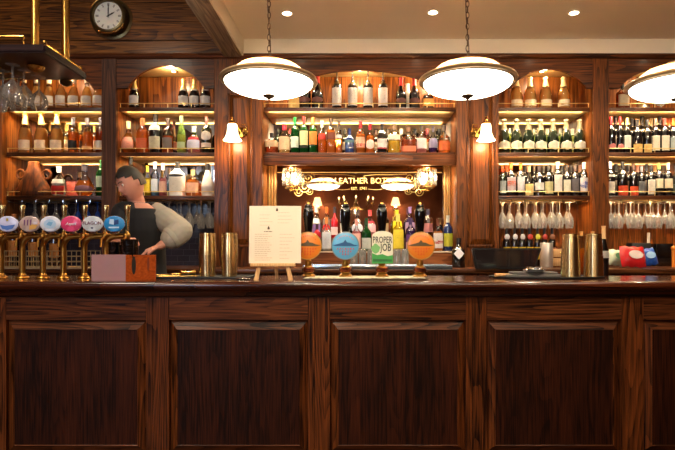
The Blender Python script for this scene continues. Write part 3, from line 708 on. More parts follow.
rowf = [(610,162,9,(232,226,220),[((226,214,204),.08,.42),((226,220,214),.56,.62)],'white foiled wine bottle with white label, left end of rightmost bay lowest shelf'),
 (622.5,162,10,BLK,[((226,84,40),-.0,.30)],'wine bottle with low orange red label, left of the pair'),
 (633.5,164,10,(60,40,36),[((222,80,38),-.0,.30)],'wine bottle with low orange red label, right of the pair'),
 (641.5,166,8,(110,106,110),[((120,120,120),.1,.48)],'slim grey labelled bottle right of the orange red labels'),
 (651,165,9.5,(40,36,40),[((236,228,214),.06,.52)],'wine bottle with large blank white label, lowest shelf of the rightmost bay'),
 (659,163,9.5,(110,130,70),[((236,222,190),.24,.52),],'wine bottle with olive foil and cream label'),
 (668,163,9.5,(170,160,150),[((236,222,196),.24,.52),],'wine bottle with grey foil and cream label near the right edge'),
 (676,166,8,(60,60,60),[((90,100,90),.1,.4)],'dark wine bottle cut by the right edge, lowest shelf')]
for px,top,w,cp,lb,ds in rowf: B(px, top, S3, BY, w, 'bordeaux', 'black', cp, lb, ds, cat='wine bottle')
for i, px in enumerate([616,628,637.5,646.5,655,663.5]):
    B(px, 164+(i%3), S3, BY2+.02, 9, 'bordeaux', 'black', [BLK,(50,40,40),(160,100,80),(60,56,60),(200,140,80),(80,60,40)][i], [((150,130,110),.2,.5)], 'rear row wine bottle, rightmost bay lowest shelf, '+['left of the orange red pair','between the orange red pair','left of the slim grey label','left of the blank white label','right of the blank white label','between the two cream labels'][i], cat='wine bottle')
# cloche and glass dish on the top shelf of the rightmost bay
cl = thing('cloche', 'low polished metal dome dish on the top shelf, left of the third pendant lamp', 'dish', (X(642.5,BY),BY,S1))
bm = NB(); lathe(bm, [(.062,0),(.066,.006),(.06,.012),(.052,.03),(.03,.045),(.008,.05),(0,.05)], n=24); ob('dome', bm, STEEL, cl)
bm = NB(); ball(bm, (0,0,.056), .008); ob('knob', bm, BRASS, cl)
bm = NB(); lathe(bm, [(.02,0),(.028,.004),(.008,.012),(.008,.03),(.05,.05),(.055,.07),(.05,.07),(.046,.052),(0,.04)], n=22)
d = tag(ob('glass_dish', bm, GLASSR), 'small footed clear glass dish under the third pendant lamp', 'dish'); d.location = (X(661,BY),BY,S1)

# leather jug on the third shelf of bay a (the pub's emblem): flared, stitched, two looped lugs
jg = thing('leather_jug', 'brown leather bottle shaped like a tent with two looped ears', 'leather jug', (X(34,BY),BY,S3))
k = BY/F
bm = NB()
ring = []
prof_j = [(17.5,.0,9.5),(18.2,1.5,10),(17,6,9),(13,14,7.5),(9.5,21,6),(7,27,4.5),(5.5,31,3.5),(5.8,34,3.6),(4.6,35,2.6),(.5,35.3,.4)]
rg = []
for (w, h, dpt) in prof_j:
    rg.append([bm.verts.new((w*k*math.copysign(abs(math.cos(t))**.8, math.cos(t)), dpt*k*math.sin(t), h*k)) for t in [2*PI*i/24 for i in range(24)]])
for a, b_ in zip(rg, rg[1:]):
    for i in range(24): bm.faces.new((a[i],a[(i+1)%24],b_[(i+1)%24],b_[i]))
bm.faces.new(rg[0][::-1]); bm.faces.new(rg[-1])
LEATHER = wood('brown_leather', (40,14,0), (100,46,2), 'z', .6, .6, .0, .25)
ob('body', bm, LEATHER, jg)
for s in (-1, 1):
    bm = NB(); tube(bm, [((s*13+4*math.cos(t))*k, 0, (22+4.4*math.sin(t))*k) for t in [2*PI*i/14 for i in range(15)]], .011, 8, False); ob('loop', bm, LEATHER, jg)
bm = NB(); tube(bm, [(x*k, -5*k*(1-abs(x)/30), (35.5-abs(x)*1.9)*k) for x in range(-16,17,4)], .003, 5); 
bm.free()
bm = NB(); box(bm, -.09,.09,-.006,.006,0,.16,.02)
r_ = tag(ob('menu_folder', bm, C('dusky_red_leather', (150,60,46), .5)), 'dusky red folder leaning at the back between two bottles, leftmost bay third shelf', 'folder'); r_.location = (X(70,NY-.03), NY-.04, S3+.001); r_.rotation_euler = (.05,0,0)

# --- central ledge under the mirror lettering: two tiers
LY, LY2 = 4.715, 4.85; CZ2 = CTRZ+.12
tier2 = [(316,206,10,'round','clear',(220,206,200),[((150,120,190),.15,.42),((240,236,240),.45,.6)],'clear gin bottle with purple label left of the blue pump clip','clear'),
 (326.5,207,10,'squat','clear',(230,110,50),[((226,40,40),.12,.45,'oval',(250,240,230))],'clear bottle with red heart shaped label and orange cap','clear'),
 (334.5,207,9,'squat','red',(60,54,60),[((240,226,226),.10,.35)],'red bottle with white label just left of the second pump handle',None),
 (357.5,210,12,'round','brown',(60,50,46),[((226,226,236),.18,.52,'oval',(50,70,130))],'dark round bottle with white and blue oval label in the middle of the mirror ledge',None),
 (370,210,12,'round','clear',(190,60,60),[((236,190,196),.2,.5),((190,40,60),.52,.6)],'pink gin bottle with rose label behind the third pump handle','pink'),
 (397,210,10,'squat','clear',(240,220,60),[((250,226,40),.1,.6)],'yellow limoncello bottle in the rear tier right of the third pump','yellow'),
 (410,207,11,'round','clear',(130,100,150),[((180,150,190),.15,.5)],'lilac gin bottle in the rear tier left of the fourth pump handle','purple'),
 (428,209,10,'bordeaux','brown',(50,40,60),[((190,120,120),.2,.5)],'dark bottle with reddish label right of the fourth pump handle',None),
 (345,209,10,'bordeaux','black',BLK,[((200,190,180),.2,.5)],'black bottle hidden behind the second pump handle',None),
 (384,209,10,'bordeaux','brown',BLK,[((180,150,110),.2,.5)],'brown bottle behind the third pump handle',None)]
for px,top,w,kd,gl,cp,lb,ds,lq in tier2: B(px, top, CZ2, LY2, w, kd, gl, cp, lb, ds, lq, .6)
tier1 = [(308,222,9,'whisky','brown',BLK,[((190,150,110),.2,.5)],'brown bottle right of the menu sheet behind the first pump',None),
 (317,224,10,'whisky','red',(60,20,40),[((70,20,50),.1,.5)],'dark plum coloured bottle between the first and second pump clips',None),
 (326.5,217,11.5,'squat','clear',(240,150,80),[((230,234,240),.08,.56)],'clear gin bottle with blue and white label between the first two pump clips','clear'),
 (356.5,219,12,'squat','clear',(206,140,130),[((244,200,190),.1,.55)],'pink bottle with blush label right of the blue pump clip','pink'),
 (366.5,218,12,'squat','brightgreen',(40,70,40),[((232,236,230),.08,.40)],'green bottle with white label left of the tall rectangular pump clip','clear'),
 (398,214,11.5,'squat','clear',(240,226,120),[((250,232,70),.08,.58)],'bright yellow bottle standing right of the tall rectangular pump clip','yellow'),
 (410.5,218,10,'bordeaux','clear',(60,40,90),[((110,60,130),.3,.5),((226,170,190),.08,.28)],'purple labelled bottle left of the fourth pump clip','purple'),
 (438,219,11.5,'rectsquat','clear',(110,60,40),[((240,232,226),.1,.56),((200,50,50),.22,.34,'oval',(250,250,250))],'square bottle with white label and small red crest right of the fourth pump clip','amber'),
 (448,215.5,12,'whisky','blue',(210,206,190),[((206,206,60),.14,.50),],'blue green bottle with yellow label at the right end of the mirror ledge',None)]
for px,top,w,kd,gl,cp,lb,ds,lq in tier1: B(px, top, CTRZ, LY, w, kd, gl, cp, lb, ds, lq, .62)
# dark bottle with diamond label on the worktop
tb = B(458.5, 238, WT, 4.45, 14, 'squat', 'black', BLK, [], 'short black gin bottle with a white diamond shaped label on the back worktop', capz=.84)
bm = NB(); w = .042; zc = .115
plate(bm, [(x,-.0605,z) for x, z in [(0,zc-w*1.15),(w,zc),(0,zc+w*1.15),(-w,zc)]], .001)
ob('diamond_label', bm, C('diamond_paper', (226,222,228), .5), tb, False)
# bottles at the back of bay d, worktop level
caps = [(SIL,'first grey capped'),(SIL,'second grey capped'),(SIL,'third grey capped'),((190,60,50),'red capped'),((200,196,60),'lime capped'),((170,50,40),'dark red capped'),((130,80,50),'brown capped')]
for i,(px,(cp,nm)) in enumerate(zip([506.5,514.5,522,529.5,537.5,544.5,552], caps)):
    b_ = B(px, 228, WT, 4.76, 8.5, 'bordeaux', 'black', BLK, [((240,206,50) if i < 5 else (150,90,60),.18,.50)], nm+' dark bottle in the low row behind the till screen', capz=.84)
    bm = NB(); lathe(bm, [(0,-.003),(.022,-.003),(.026,0),(.022,.003),(0,.003)], (0,0,0), 14, M=Matrix.Rotation(PI/2,4,'X')); bm2 = ob('neck_tag', bm, pm('cap_tag_%d_%d_%d' % cp, cp, .35), b_); bm2.location = (0,-.022,.26)

def fit_bottles():
    fac = {id(q[0]): 1 for q in ALLB}
    for i, p in enumerate(ALLB):
        for q in ALLB[i+1:]:
            if abs(p[3]-q[3]) > .2: continue
            dd = math.hypot(p[1]-q[1], p[2]-q[2]); k = dd/(p[4]+q[4])*.985
            if k < 1:
                for t in (p, q): fac[id(t[0])] = min(fac[id(t[0])], k)
    for q in ALLB: q[0].scale = (fac[id(q[0])], fac[id(q[0])], 1)
# ================================================================== HANGING STEMWARE
def wineglass_mesh(h, r, flute=False):
    bm = NB()
    if flute: pr = [(.030,0),(.029,-.003),(.006,-.008),(.0045,-h*.42),(.012,-h*.47),(r*.9,-h*.68),(r,-h*.8),(r*.86,-h)]
    else: pr = [(.035,0),(.033,-.003),(.006,-.008),(.0045,-h*.40),(.014,-h*.46),(r*.8,-h*.60),(r,-h*.74),(r*.97,-h*.84),(r*.82,-h)]
    lathe(bm, pr, n=18, close=False); bmesh.ops.recalc_face_normals(bm, faces=bm.faces[:])
    me = bpy.data.meshes.new('wine_glass'); bm.to_mesh(me); bm.free()
    for p in me.polygons: p.use_smooth = True
    me.materials.append(GLASSR); return me
MG = wineglass_mesh(.235, .0375); MF = wineglass_mesh(.19, .030, True)
ordn = ['first','second','third','fourth','fifth','sixth','seventh','eighth','ninth','tenth','eleventh','twelfth']
def hang(p0, p1, n, Y, mesh, z, where, grp):
    for i in range(n):
        px = p0+(p1-p0)*(i+.5)/n
        o = bpy.data.objects.new('wine_glass', mesh); link(o); o.location = (X(px,FY), Y+(.017 if i%2 else -.017), z); o.rotation_euler = (0,0,random.random()*6)
        tag(o, '%s from left of upside down wine glasses, %s' % (ordn[i], where), 'wine glass', grp)
RZ = S3-.0505
for p0,p1,n,nm in [(12,66,5,'behind the beer taps'),(120,213,9,'beside the bartender'),(501,577,9,'above the till screen'),(610,700,9,'above the crisp packets')]:
    hang(p0,p1,n,4.74,MG,RZ,'front row '+nm,'front row stemware '+nm)
    hang(p0+3,p1+3,n,4.868,MF,RZ,'rear row '+nm,'rear row stemware '+nm)

# ================================================================== PENDANT LAMPS, WALL LAMPS, DOWNLIGHTS
def pendant():
    rt = thing('pendant_lamp', '', 'pendant lamp')
    bm = NB(); lathe(bm, [(.040,.098),(.075,.092),(.085,.083),(.10,.079),(.150,.056),(.205,.018),(.209,.012),(.200,.016),(.147,.052),(.10,.074),(.04,.092)], n=48, close=False); ob('shade', bm, thin_glass('opal_shade_glass', (255,240,220), .2, .1, .92, (250,236,214)), rt)
    bm = NB(); lathe(bm, [(.0,.115),(.018,.115),(.022,.106),(.05,.104),(.056,.098),(.04,.094),(0,.094)], n=32); ob('crown', bm, C('satin_bronze_trim', (176,142,100), .35, metal=.8), rt)
    bm = NB(); lathe(bm, [(.115,.077),(.135,.070),(.146,.0625),(.140,.058),(.118,.070)], n=48); 
    lathe(bm, [(.205,.020),(.232,.008),(.238,-.002),(.232,-.010),(.222,-.012),(.222,-.006),(.228,-.002),(.215,.008)], n=48, close=False)
    ob('rim_ring', bm, C('champagne_ring', (206,176,134), .35, metal=.75), rt)
    bm = NB(); tube(bm, [(.217*math.cos(t), .217*math.sin(t), -.010) for t in [2*PI*i/48 for i in range(49)]], .0055, 8, False); ob('dark_ring', bm, BRONZE, rt)
    bm = NB(); lathe(bm, [(.214,-.008)]+[(.214*math.cos(a), -.010-.066*math.sin(a)) for a in [PI/2*i/10 for i in range(1,10)]]+[(0,-.076)], n=48, close=False); ob('diffuser', bm, DIFF, rt)
    bm = NB(); lathe(bm, [(0,-.073),(.026,-.075),(.031,-.079),(.022,-.086),(.011,-.089),(.009,-.095),(.004,-.098),(0,-.099)], n=20); ob('finial', bm, BRONZE, rt)
    bm = NB(); H = .85
    n = int(H/.028)
    for i in range(n):
        z = .118+.028*i; P = []
        for j in range(11):
            a = 2*PI*j/10; u, v = .0075*math.cos(a), .017*math.sin(a)
            P.append((u,0,z+.014+v) if i%2 else (0,u,z+.014+v))
        tube(bm, P, .0022, 5, False)
    ob('chain', bm, BRONZE, rt)
    bm = NB(); tube(bm, [(.008*math.cos(t*9), .008*math.sin(t*9), .115+t*H) for t in [i/60 for i in range(61)]], .0028, 6); ob('cord', bm, C('brown_cord', (70,50,36), .7), rt)
    bm = NB(); lathe(bm, [(0,.953),(.05,.953),(.048,.940),(.02,.925),(0,.925)], n=24); ob('ceiling_cup', bm, BRONZE, rt)
    return rt
PYD = 2.69
p1 = pendant(); pend = [p1]
for i in range(2): pend.append(copy_tree(p1))
for o, px, py, lb in zip(pend, (269,467.5,677.5), (80.3,80.3,83.5), ('glowing round glass pendant lamp over the bar, in front of the left wall lamp pilaster','glowing round glass pendant lamp hanging right of centre by the second pilaster','glowing round glass pendant lamp cut by the right edge of the photo')):
    o.location = (X(px,PYD), PYD, Z(py,PYD)); o.scale = (1.035,1.035,1); o['label'] = lb; o['group'] = 'pendant lamps over the bar'
def lamp(name, kind, loc, energy, color=(1,.78,.52), size=.1, rot=(0,0,0), spot=None, sy=None, blend=.6):
    l = bpy.data.lights.new(name, kind); l.energy = energy; l.color = color
    if kind == 'AREA':
        l.size = size
        if sy: l.shape = 'RECTANGLE'; l.size_y = sy
    else: l.shadow_soft_size = size
    if spot: l.spot_size = spot; l.spot_blend = blend
    o = bpy.data.objects.new(name, l); link(o); o.location = loc; o.rotation_euler = rot; return o
for o in pend:   # the bulb inside each lamp shines up through the shade too
    lamp('pendant_bulb', 'POINT', (o.location.x, o.location.y, o.location.z+.03), 380, (1,.91,.80), size=.04)
DL = [(287,13),(433,12),(574,12.5),(716,13)]
for i,(px,py) in enumerate(DL):
    Yd = (ZC-CAMZ)*F/(CY-py); x = X(px,Yd)
    rt = thing('downlight', 'small recessed ceiling spotlight '+['left of the first pendant chain','between the two pendant chains','to the right of the second pendant chain','beyond the right edge of the photo'][i], 'ceiling spotlight', (x,Yd,ZC), 0, 'ceiling spotlights')
    bm = NB(); lathe(bm, [(.030,0),(.045,0),(.045,-.004),(.036,-.008),(.030,-.003)], n=24, close=False); ob('trim_ring', bm, C('white_trim', (236,230,220), .4), rt)
    bm = NB(); lathe(bm, [(0,-.002),(.029,-.002)], n=24, close=False); ob('lens', bm, glow('spot_lens', (255,230,190), 60), rt)
    lamp('spot', 'SPOT', (x,Yd,ZC-.02), 30, (1,.84,.62), size=.03, spot=math.radians(120), blend=.5)
# wall lamps
def sconce(s):
    rt = thing('wall_lamp', '', 'wall lamp')
    M = Matrix.Rotation(PI/2,4,'X')
    bm = NB(); lathe(bm, [(0,.028),(.012,.027),(.02,.018),(.036,.012),(.046,.004),(.048,0),(0,0)], (s*.062,0,0), 24, M=M); ob('backplate', bm, BRASS, rt)
    bm = NB(); tube(bm, [(s*.062,-.02,0),(s*.058,-.05,.0),(s*.04,-.085,.03),(s*.015,-.10,.075),(0,-.105,.09),(0,-.105,.05)], .007, 8)
    tube(bm, [(s*.062,-.02,0),(s*.10,-.03,.03),(s*.095,-.03,.065),(s*.06,-.035,.06)], .0045, 6); ob('arm', bm, BRASS, rt)
    bm = NB(); lathe(bm, [(0,.118),(.006,.112),(.009,.104),(.005,.096),(.014,.088),(.018,.07),(.036,.058),(.040,.05),(.034,.046),(0,.046)], (0,-.105,0), 20); ob('gallery', bm, BRASS, rt)
    bm = NB(); lathe(bm, [(.034,.052),(.040,.040),(.042,.01),(.047,-.03),(.060,-.065),(.078,-.088),(.076,-.090),(.056,-.064),(.043,-.03),(.038,.01),(.036,.04)], (0,-.105,0), 28, close=False, M=None); ob('bell_shade', bm, SHADEGLOW, rt)
    bm = NB(); ball(bm, (0,-.105,-.02), .024, 1,1,1.3); ob('bulb', bm, glow('wall_bulb', (255,220,170), 25), rt)
    return rt
for px, py, s, lb in [(233,130.5,1,'brass wall lamp with glowing frosted bell shade on the left pilaster'),(485.5,130.5,-1,'brass wall lamp with glowing frosted bell shade on the right pilaster')]:
    w = sconce(s); w.location = (X(px,4.52), FY-.046, Z(py,4.52)); w['label'] = lb; w['group'] = 'wall lamps on the pilasters'
    lamp('wall_lamp_bulb', 'POINT', (w.location.x, w.location.y-.105, w.location.z-.11), 3.5, size=.04)
# LED light under shelves (sits on the strips)
for key, p0, p1_, *_ in bays:
    x0, x1 = X(p0,FY), X(p1_,FY); w = x1-x0
    k = w/.85
    EN = {S1-.033:1, S2-.033:.7, S3-.033:.55}
    for zz in ([S1-.033, S2-.033]+([S3-.033] if key in 'de' else []) if key != 'c' else [S1-.033]):
        lamp('shelf_led', 'AREA', ((x0+x1)/2, SF+.019, zz), 6*k*EN[zz], (1,.78,.48), w-.08, (math.radians(90+34),0,0), sy=.010).data.spread = math.radians(70)
        lamp('shelf_led', 'AREA', ((x0+x1)/2, SF+.018, zz), 4*k*EN[zz], (1,.80,.52), w-.08, (math.radians(26),0,0), sy=.010).data.spread = math.radians(96)
    PX = (x0+x1)/2+.02 if key != 'c' else X(288,4.78); lamp('arch_light', 'POINT', (PX, 4.695, ZSOF-.035), 2.4, (1,.78,.48), .012)
    if key == 'c':
        lamp('shelf_led', 'AREA', ((x0+x1)/2, FY+.052, zf(165)+.004), 7, (1,.82,.56), w-.08, (math.radians(24),0,0), sy=.010).data.spread = math.radians(110)  # added light below the pelmet, brightening the ledge bottles
        for xx in (X(360,4.78), X(432,4.78)): lamp('arch_light', 'POINT', (xx, 4.69, ZSOF-.04), 5.5, (1,.78,.48), .01)  # added point lights without puck fixtures, brightening the central arch
# crystal rod lamps in front of the mirror, hung from the pelmet
for px, lb in [(292,'left crystal rod drum lamp in front of the lettered mirror'),(427,'right crystal rod drum lamp in front of the lettered mirror')]:
    Yc = 4.80; zt, zb = zf(166)-.0, Z(186,Yc)
    rt = thing('crystal_lamp', lb, 'lamp', (X(px,Yc),Yc,0), 0, 'crystal rod lamps at the mirror')
    R_ = .082
    for z in (zt-.004, zb+.012):
        pass
    bm = NB(); tube(bm, [(R_*math.cos(t),R_*math.sin(t),zt-.006) for t in [2*PI*i/28 for i in range(29)]], .004, 6, False)
    tube(bm, [(R_*math.cos(t),R_*math.sin(t),zb+.004) for t in [2*PI*i/28 for i in range(29)]], .004, 6, False)
    tube(bm, [(0,0,zt),(0,0,S2-.027)], .006, 8); tube(bm, [(-R_,0,zt-.006),(R_,0,zt-.006)], .003, 6); tube(bm, [(0,-R_,zt-.006),(0,R_,zt-.006)], .003, 6)
    ob('ring_frame', bm, BRASS, rt)
    for i in range(18):
        t = 2*PI*i/18; bm = NB(); tube(bm, [(R_*math.cos(t),R_*math.sin(t),zt-.008),(R_*math.cos(t),R_*math.sin(t),zb+.006)], .0052, 6); ob('crystal_rod', bm, thin_glass('crystal', (252,250,246), .4, .03, .07, (255,248,236)), rt)
    for dx, dy in [(-.035,-.01),(.03,-.02),(0,.03)]:
        bm = NB(); ball(bm, (dx,dy,(zt+zb)/2+.02), .012, 1,1,1.9); ob('bulb', bm, glow('crystal_bulb_glow', (255,224,170), 10), rt)
    bm = NB()
    for s in (-1,1):
        tube(bm, [(s*(.012+.05*i/16*math.cos(i*.42)), -.02, zb+.0-.04*math.sin(i*.42)-.01) for i in range(17)], .003, 5)
    ob('scroll_drop', bm, BRASS, rt)
    lamp('crystal_bulb', 'POINT', (X(px,Yc),Yc-.02,(zt+zb)/2), 1.8, size=.03)

# wall lamps and chandelier in the room behind the camera (seen in the mirrors)
for px in (318, 395):
    Yv = 2*NY-YF; x = X(px,Yv); z = Z(205,Yv)
    rt = thing('room_wall_lamp', 'shaded lamp on the far wall, mirrored %s' % ('left of the chandelier' if px < 350 else 'right of the chandelier'), 'wall lamp', (x,YF+.03,z), 0, 'wall lamps behind the viewer')
    bm = NB(); box(bm, -.05,.05,0,.02,-.12,.05,.005); tube(bm, [(0,.02,-.06),(0,.12,-.08),(0,.14,-.03)], .008, 8); ob('bracket', bm, BRASS, rt)
    bm = NB(); lathe(bm, [(.06,.16),(.11,-.02),(.108,-.02),(.058,.16)], (0,.14,0), 24, close=False); ob('shade', bm, glow('parchment_shade', (255,206,140), 3), rt)
    lamp('room_lamp_bulb', 'POINT', (x,YF+.17,z-.05), 8, size=.01)
rt = thing('chandelier', 'gilt candle chandelier in the room, reflected in the middle of the mirror', 'chandelier', (.0,-.8,2.13))
bm = NB(); lathe(bm, [(0,.16),(.02,.15),(.03,.08),(.015,.04),(.05,0),(.06,-.04),(.02,-.09),(0,-.10)], n=20); tube(bm, [(0,0,.15),(0,0,.96)], .006, 6); ob('stem', bm, OLDBRASS, rt)
for i in range(8):
    t = 2*PI*i/8; c, s = math.cos(t), math.sin(t)
    bm = NB(); tube(bm, [(c*r,s*r,z) for r, z in [(.03,-.02),(.12,-.09),(.24,-.10),(.33,-.04),(.34,.02)]], .009, 7); lathe(bm, [(0,.02),(.035,.02),(.04,.035),(0,.03)], (c*.34,s*.34,0), 12)
    a = ob('arm', bm, OLDBRASS, rt)
    bm = NB(); tube(bm, [(c*.34,s*.34,.03),(c*.34,s*.34,.11)], .011, 8); ob('candle', bm, C('candle_wax', (240,226,196), .5), a)
    bm = NB(); ball(bm, (c*.34,s*.34,.135), .014, 1,1,1.7, 10, 6); ob('flame_bulb', bm, glow('candle_bulb', (255,206,130), 8), a)
lamp('chandelier_light', 'POINT', (0,-.8,2.0), 20, size=.01)

# ================================================================== CLOCK
rt = thing('wall_clock', 'round brass ship clock with white dial on the dark wood wall, reading two o clock', 'clock', (X(109,4.56), WY, Z(16.5,4.56)))
M = Matrix.Rotation(PI/2,4,'X')
bm = NB(); lathe(bm, [(.175,0),(.178,.006),(.155,.014),(.150,.075),(.152,.085),(.140,.096),(.124,.098),(.120,.088),(.120,.07)], n=48, M=M, close=False); ob('case', bm, C('greenish_brass', (112,98,66), .28, metal=.9), rt)
bm = NB(); lathe(bm, [(0,.072),(.121,.072),(.121,.068),(0,.068)], n=48, M=M); dial = ob('dial', bm, C('dial_white', (250,250,236), .5), rt)
bm = NB()
for i in range(12):
    a = i*PI/6; c, s = math.cos(a), math.sin(a)
    w = .0045 if i%3 else .007
    for off in ((-1,0,1) if i in (3,6,9,0) else (-.6,.6)):
        r0, r1 = .083, .108; ox, oz = c*off*.006, -s*off*.006
        vs = [bm.verts.new((s*r+ox+c*q, -.0735, c*r+oz-s*q)) for r, q in [(r0,-.0018),(r1,-.0018),(r1,.0018),(r0,.0018)]]
        bm.faces.new(vs)
ob('numerals', bm, INK, dial, False)
for nm, ang_, ln, w in (('hour_hand', PI/3, .068, .006), ('minute_hand', 0, .100, .0045)):
    bm = NB(); s, c = math.sin(ang_), math.cos(ang_)
    vs = [bm.verts.new((s*r+c*q, -.077, c*r-s*q)) for r, q in [(-.015,-w*.6),(ln*.6,-w),(ln,0),(ln*.6,w),(-.015,w*.6)]]; bm.faces.new(vs)
    ob(nm, bm, BLACKM, rt, False)
bm = NB(); tube(bm, [(.155*math.cos(a), -.09, .155*math.sin(a)) for a in [-2.05+i*.12 for i in range(14)]], .008, 8); ball(bm, (-.07,-.09,-.14), .014); ball(bm, (.125,-.09,-.10), .014); ob('bezel_hinge', bm, BRASS, rt)
bm = NB(); tube(bm, [(.155*math.cos(a), -.085, .155*math.sin(a)) for a in [1.7+i*.12 for i in range(9)]], .006, 8); ob('latch_arc', bm, BRASS, rt)

# ================================================================== HANGING GLASS RACK (upper left)
RZ0 = Z(52,2.9); xr = X(45,2.9)
rk = thing('hanging_glass_rack', 'dark polished wood rack with brass gallery hung over the bar by two brass poles', 'glass rack', (0,0,0))
bm = NB(); prism(bm, [(-3.3,2.9),(xr,2.9),(xr-.02,3.39),(-3.3,3.39)], RZ0, RZ0+.045, 'z'); bmesh.ops.bevel(bm, geom=bm.edges[:], offset=.008, segments=2, affect='EDGES'); ob('board', bm, W_RACK, rk)
for px, Yp in ((35.3,3.12),(65.8,3.34)):
    bm = NB(); tube(bm, [(X(px,Yp),Yp,RZ0+.04),(X(px,Yp),Yp,3.75)], .0235, 20); lathe(bm, [(.04,.045),(.04,.055),(.026,.065),(.0235,.07)], (X(px,Yp),Yp,RZ0), 20, close=False); ob('pole', bm, BRASS, rk)
bm = NB(); z = RZ0+.10
tube(bm, [(-3.3,2.94,z),(xr-.14,2.94,z),(xr-.14,2.94,RZ0+.045)], .006, 8)
for x in (-2.4,-2.1): tube(bm, [(x,2.94,z),(x,2.94,RZ0+.045)], .006, 8)
tube(bm, [(xr-.03,2.95,RZ0+.045),(xr-.03,2.95,z-.035),(xr-.045,3.36,z-.035),(xr-.045,3.36,RZ0+.045)], .007, 8); tube(bm, [(xr-.035,3.15,RZ0+.045),(xr-.035,3.15,z-.035)], .006, 8)
ball(bm, (xr-.03,2.95,z-.03), .012); ball(bm, (xr-.045,3.36,z-.03), .012)
ob('gallery_rail', bm, BRASS, rk)
for px, py, r in ((36,66,.046),(66,81,.036)):
    Yd = (RZ0-CAMZ)*F/(CY-py); bm = NB(); lathe(bm, [(r,0),(r*1.05,-.006),(r*.8,-.022),(r*.3,-.034),(0,-.036)], (X(px,Yd),Yd,RZ0), 24, close=False); ob('brass_boss', bm, BRASS if px < 50 else BRONZE, rk)
for i in range(4):
    bm = NB(); y = 2.966+.11*i; box(bm, -3.2, xr-.36, y-.012, y+.012, RZ0-.028, RZ0-.016, .003); ob('hanger_rail', bm, BRASS, rk)
MB_ = wineglass_mesh(.20, .050)
sp = [(-8,3.02,'at the very left edge'),(12.5,3.02,'large one in front'),(24,3.12,'third from left, overlapping the first blush bottle'),(39,3.23,'rightmost, in front of the blush bottles'),(3,3.13,'behind the front one, near left edge'),(18.5,3.24,'in the rear, second from right'),(-1,3.26,'in the rear, at the left edge')]
for px, Yg, d in sp:
    o = bpy.data.objects.new('wine_glass', MB_); link(o); o.location = (X(px,Yg), Yg, RZ0-.0275); tag(o, 'balloon wine glass on the hanging rack, '+d, 'wine glass', 'balloon glasses on the hanging rack')

# ================================================================== THINGS ON THE BAR
# beer taps (swan necks in profile)
TY = 3.22
HB = {'purple':(206,206,246)}
def tap():
    rt = thing('beer_tap', '', 'beer tap')
    r = .0165
    bm = NB(); lathe(bm, [(.036,0),(.038,.005),(.034,.012),(.022,.018),(.020,.028),(r,.032)], n=24, close=False); lathe(bm, [(0,.0),(.036,0)], n=24, close=False); ob('base_flange', bm, OLDBRASS, rt)
    P = [(0,0,.03),(0,0,.16)]
    for i in range(9):
        a = PI-PI/2*i/8; P.append((.06+.06*math.cos(a), 0, .19+.062*math.sin(a)))
    P += [(.11,0,.254)]
    bm = NB(); tube(bm, P, [r]*2+[r*.98]*5+[r*.9]*5, 14); ob('swan_neck', bm, OLDBRASS, rt)
    bm = NB(); lathe(bm, [(.0,.222),(.012,.222),(.015,.232),(.019,.242),(.021,.262),(.017,.272),(.010,.278),(.009,.292),(.0,.292)], (.125,0,0), 18)
    tube(bm, [(.125,-.01,.25),(.125,-.05,.235),(.125,-.055,.19)], .0075, 8)
    ball(bm, (.018,0,.262), .012); tube(bm, [(.018,0,.25),(.018,0,.262)], .007, 8); tube(bm, [(.018,0,.262),(.125,0,.268)], .006, 8)
    ob('tap_body', bm, OLDBRASS, rt)
    bm = NB(); lathe(bm, [(.009,.285),(.010,.31),(.0135,.40),(.0185,.434),(.017,.442),(.0,.443)], (.129,0,0), 16); ob('handle', bm, C('pale_brass', (222,196,140), .22, metal=1.0), rt)
    return rt
def badge(rt, c, c2=None, w=20.5, h=15.5, art=None):
    a, b_ = S(w/2,TY), S(h/2,TY); cx, cz = .069, .316-.005
    b0 = CT; cz = Z(224,TY-.03)-CT
    bm = NB(); M = Matrix.Translation((cx,-.035,cz)) @ Matrix.Rotation(PI/2,4,'X')
    lathe(bm, [(0,.012),(a*.9,.012),(a,.008),(a*1.02,0),(0,-.004)], n=36, fy=b_/a, M=M); o = ob('badge', bm, C('badge_%d_%d_%d' % c, c, .3, coat=.4), rt)
    bm = NB(); tube(bm, [(cx+a*math.cos(t), -.040, cz+b_*math.sin(t)) for t in [2*PI*i/36 for i in range(37)]], .0028, 6, False); ob('badge_rim', bm, CHROME, o)
    if art: art(o, cx, cz, a, b_)
    bm = NB(); box(bm, cx-.018, cx+.018, -.036, .0, cz-b_-.012, cz-b_+.02, .003); ob('badge_bracket', bm, CHROME, rt)
def patch(o, pts, y, m, nm='print'):
    bm = NB(); plate(bm, [(p[0], y, p[1]) for p in pts]); return ob(nm, bm, m, o, False)
YA = -.0485
def art1(o, cx, cz, a, b_):
    patch(o, [(cx-a*.7,cz-b_*.1),(cx-.2*a,cz-.25*b_),(cx+a*.75,cz-b_*.1),(cx+a*.5,cz-b_*.6),(cx,cz-b_*.8),(cx-a*.5,cz-b_*.6)], YA, C('badge_sea_blue',(90,130,210),.3))
    patch(o, [(cx-a*.1,cz+b_*.35),(cx+.1*a,cz+.35*b_),(cx+a*.1,cz+b_*.7),(cx-a*.1,cz+b_*.7)], YA, C('badge_gold',(190,170,90),.3))
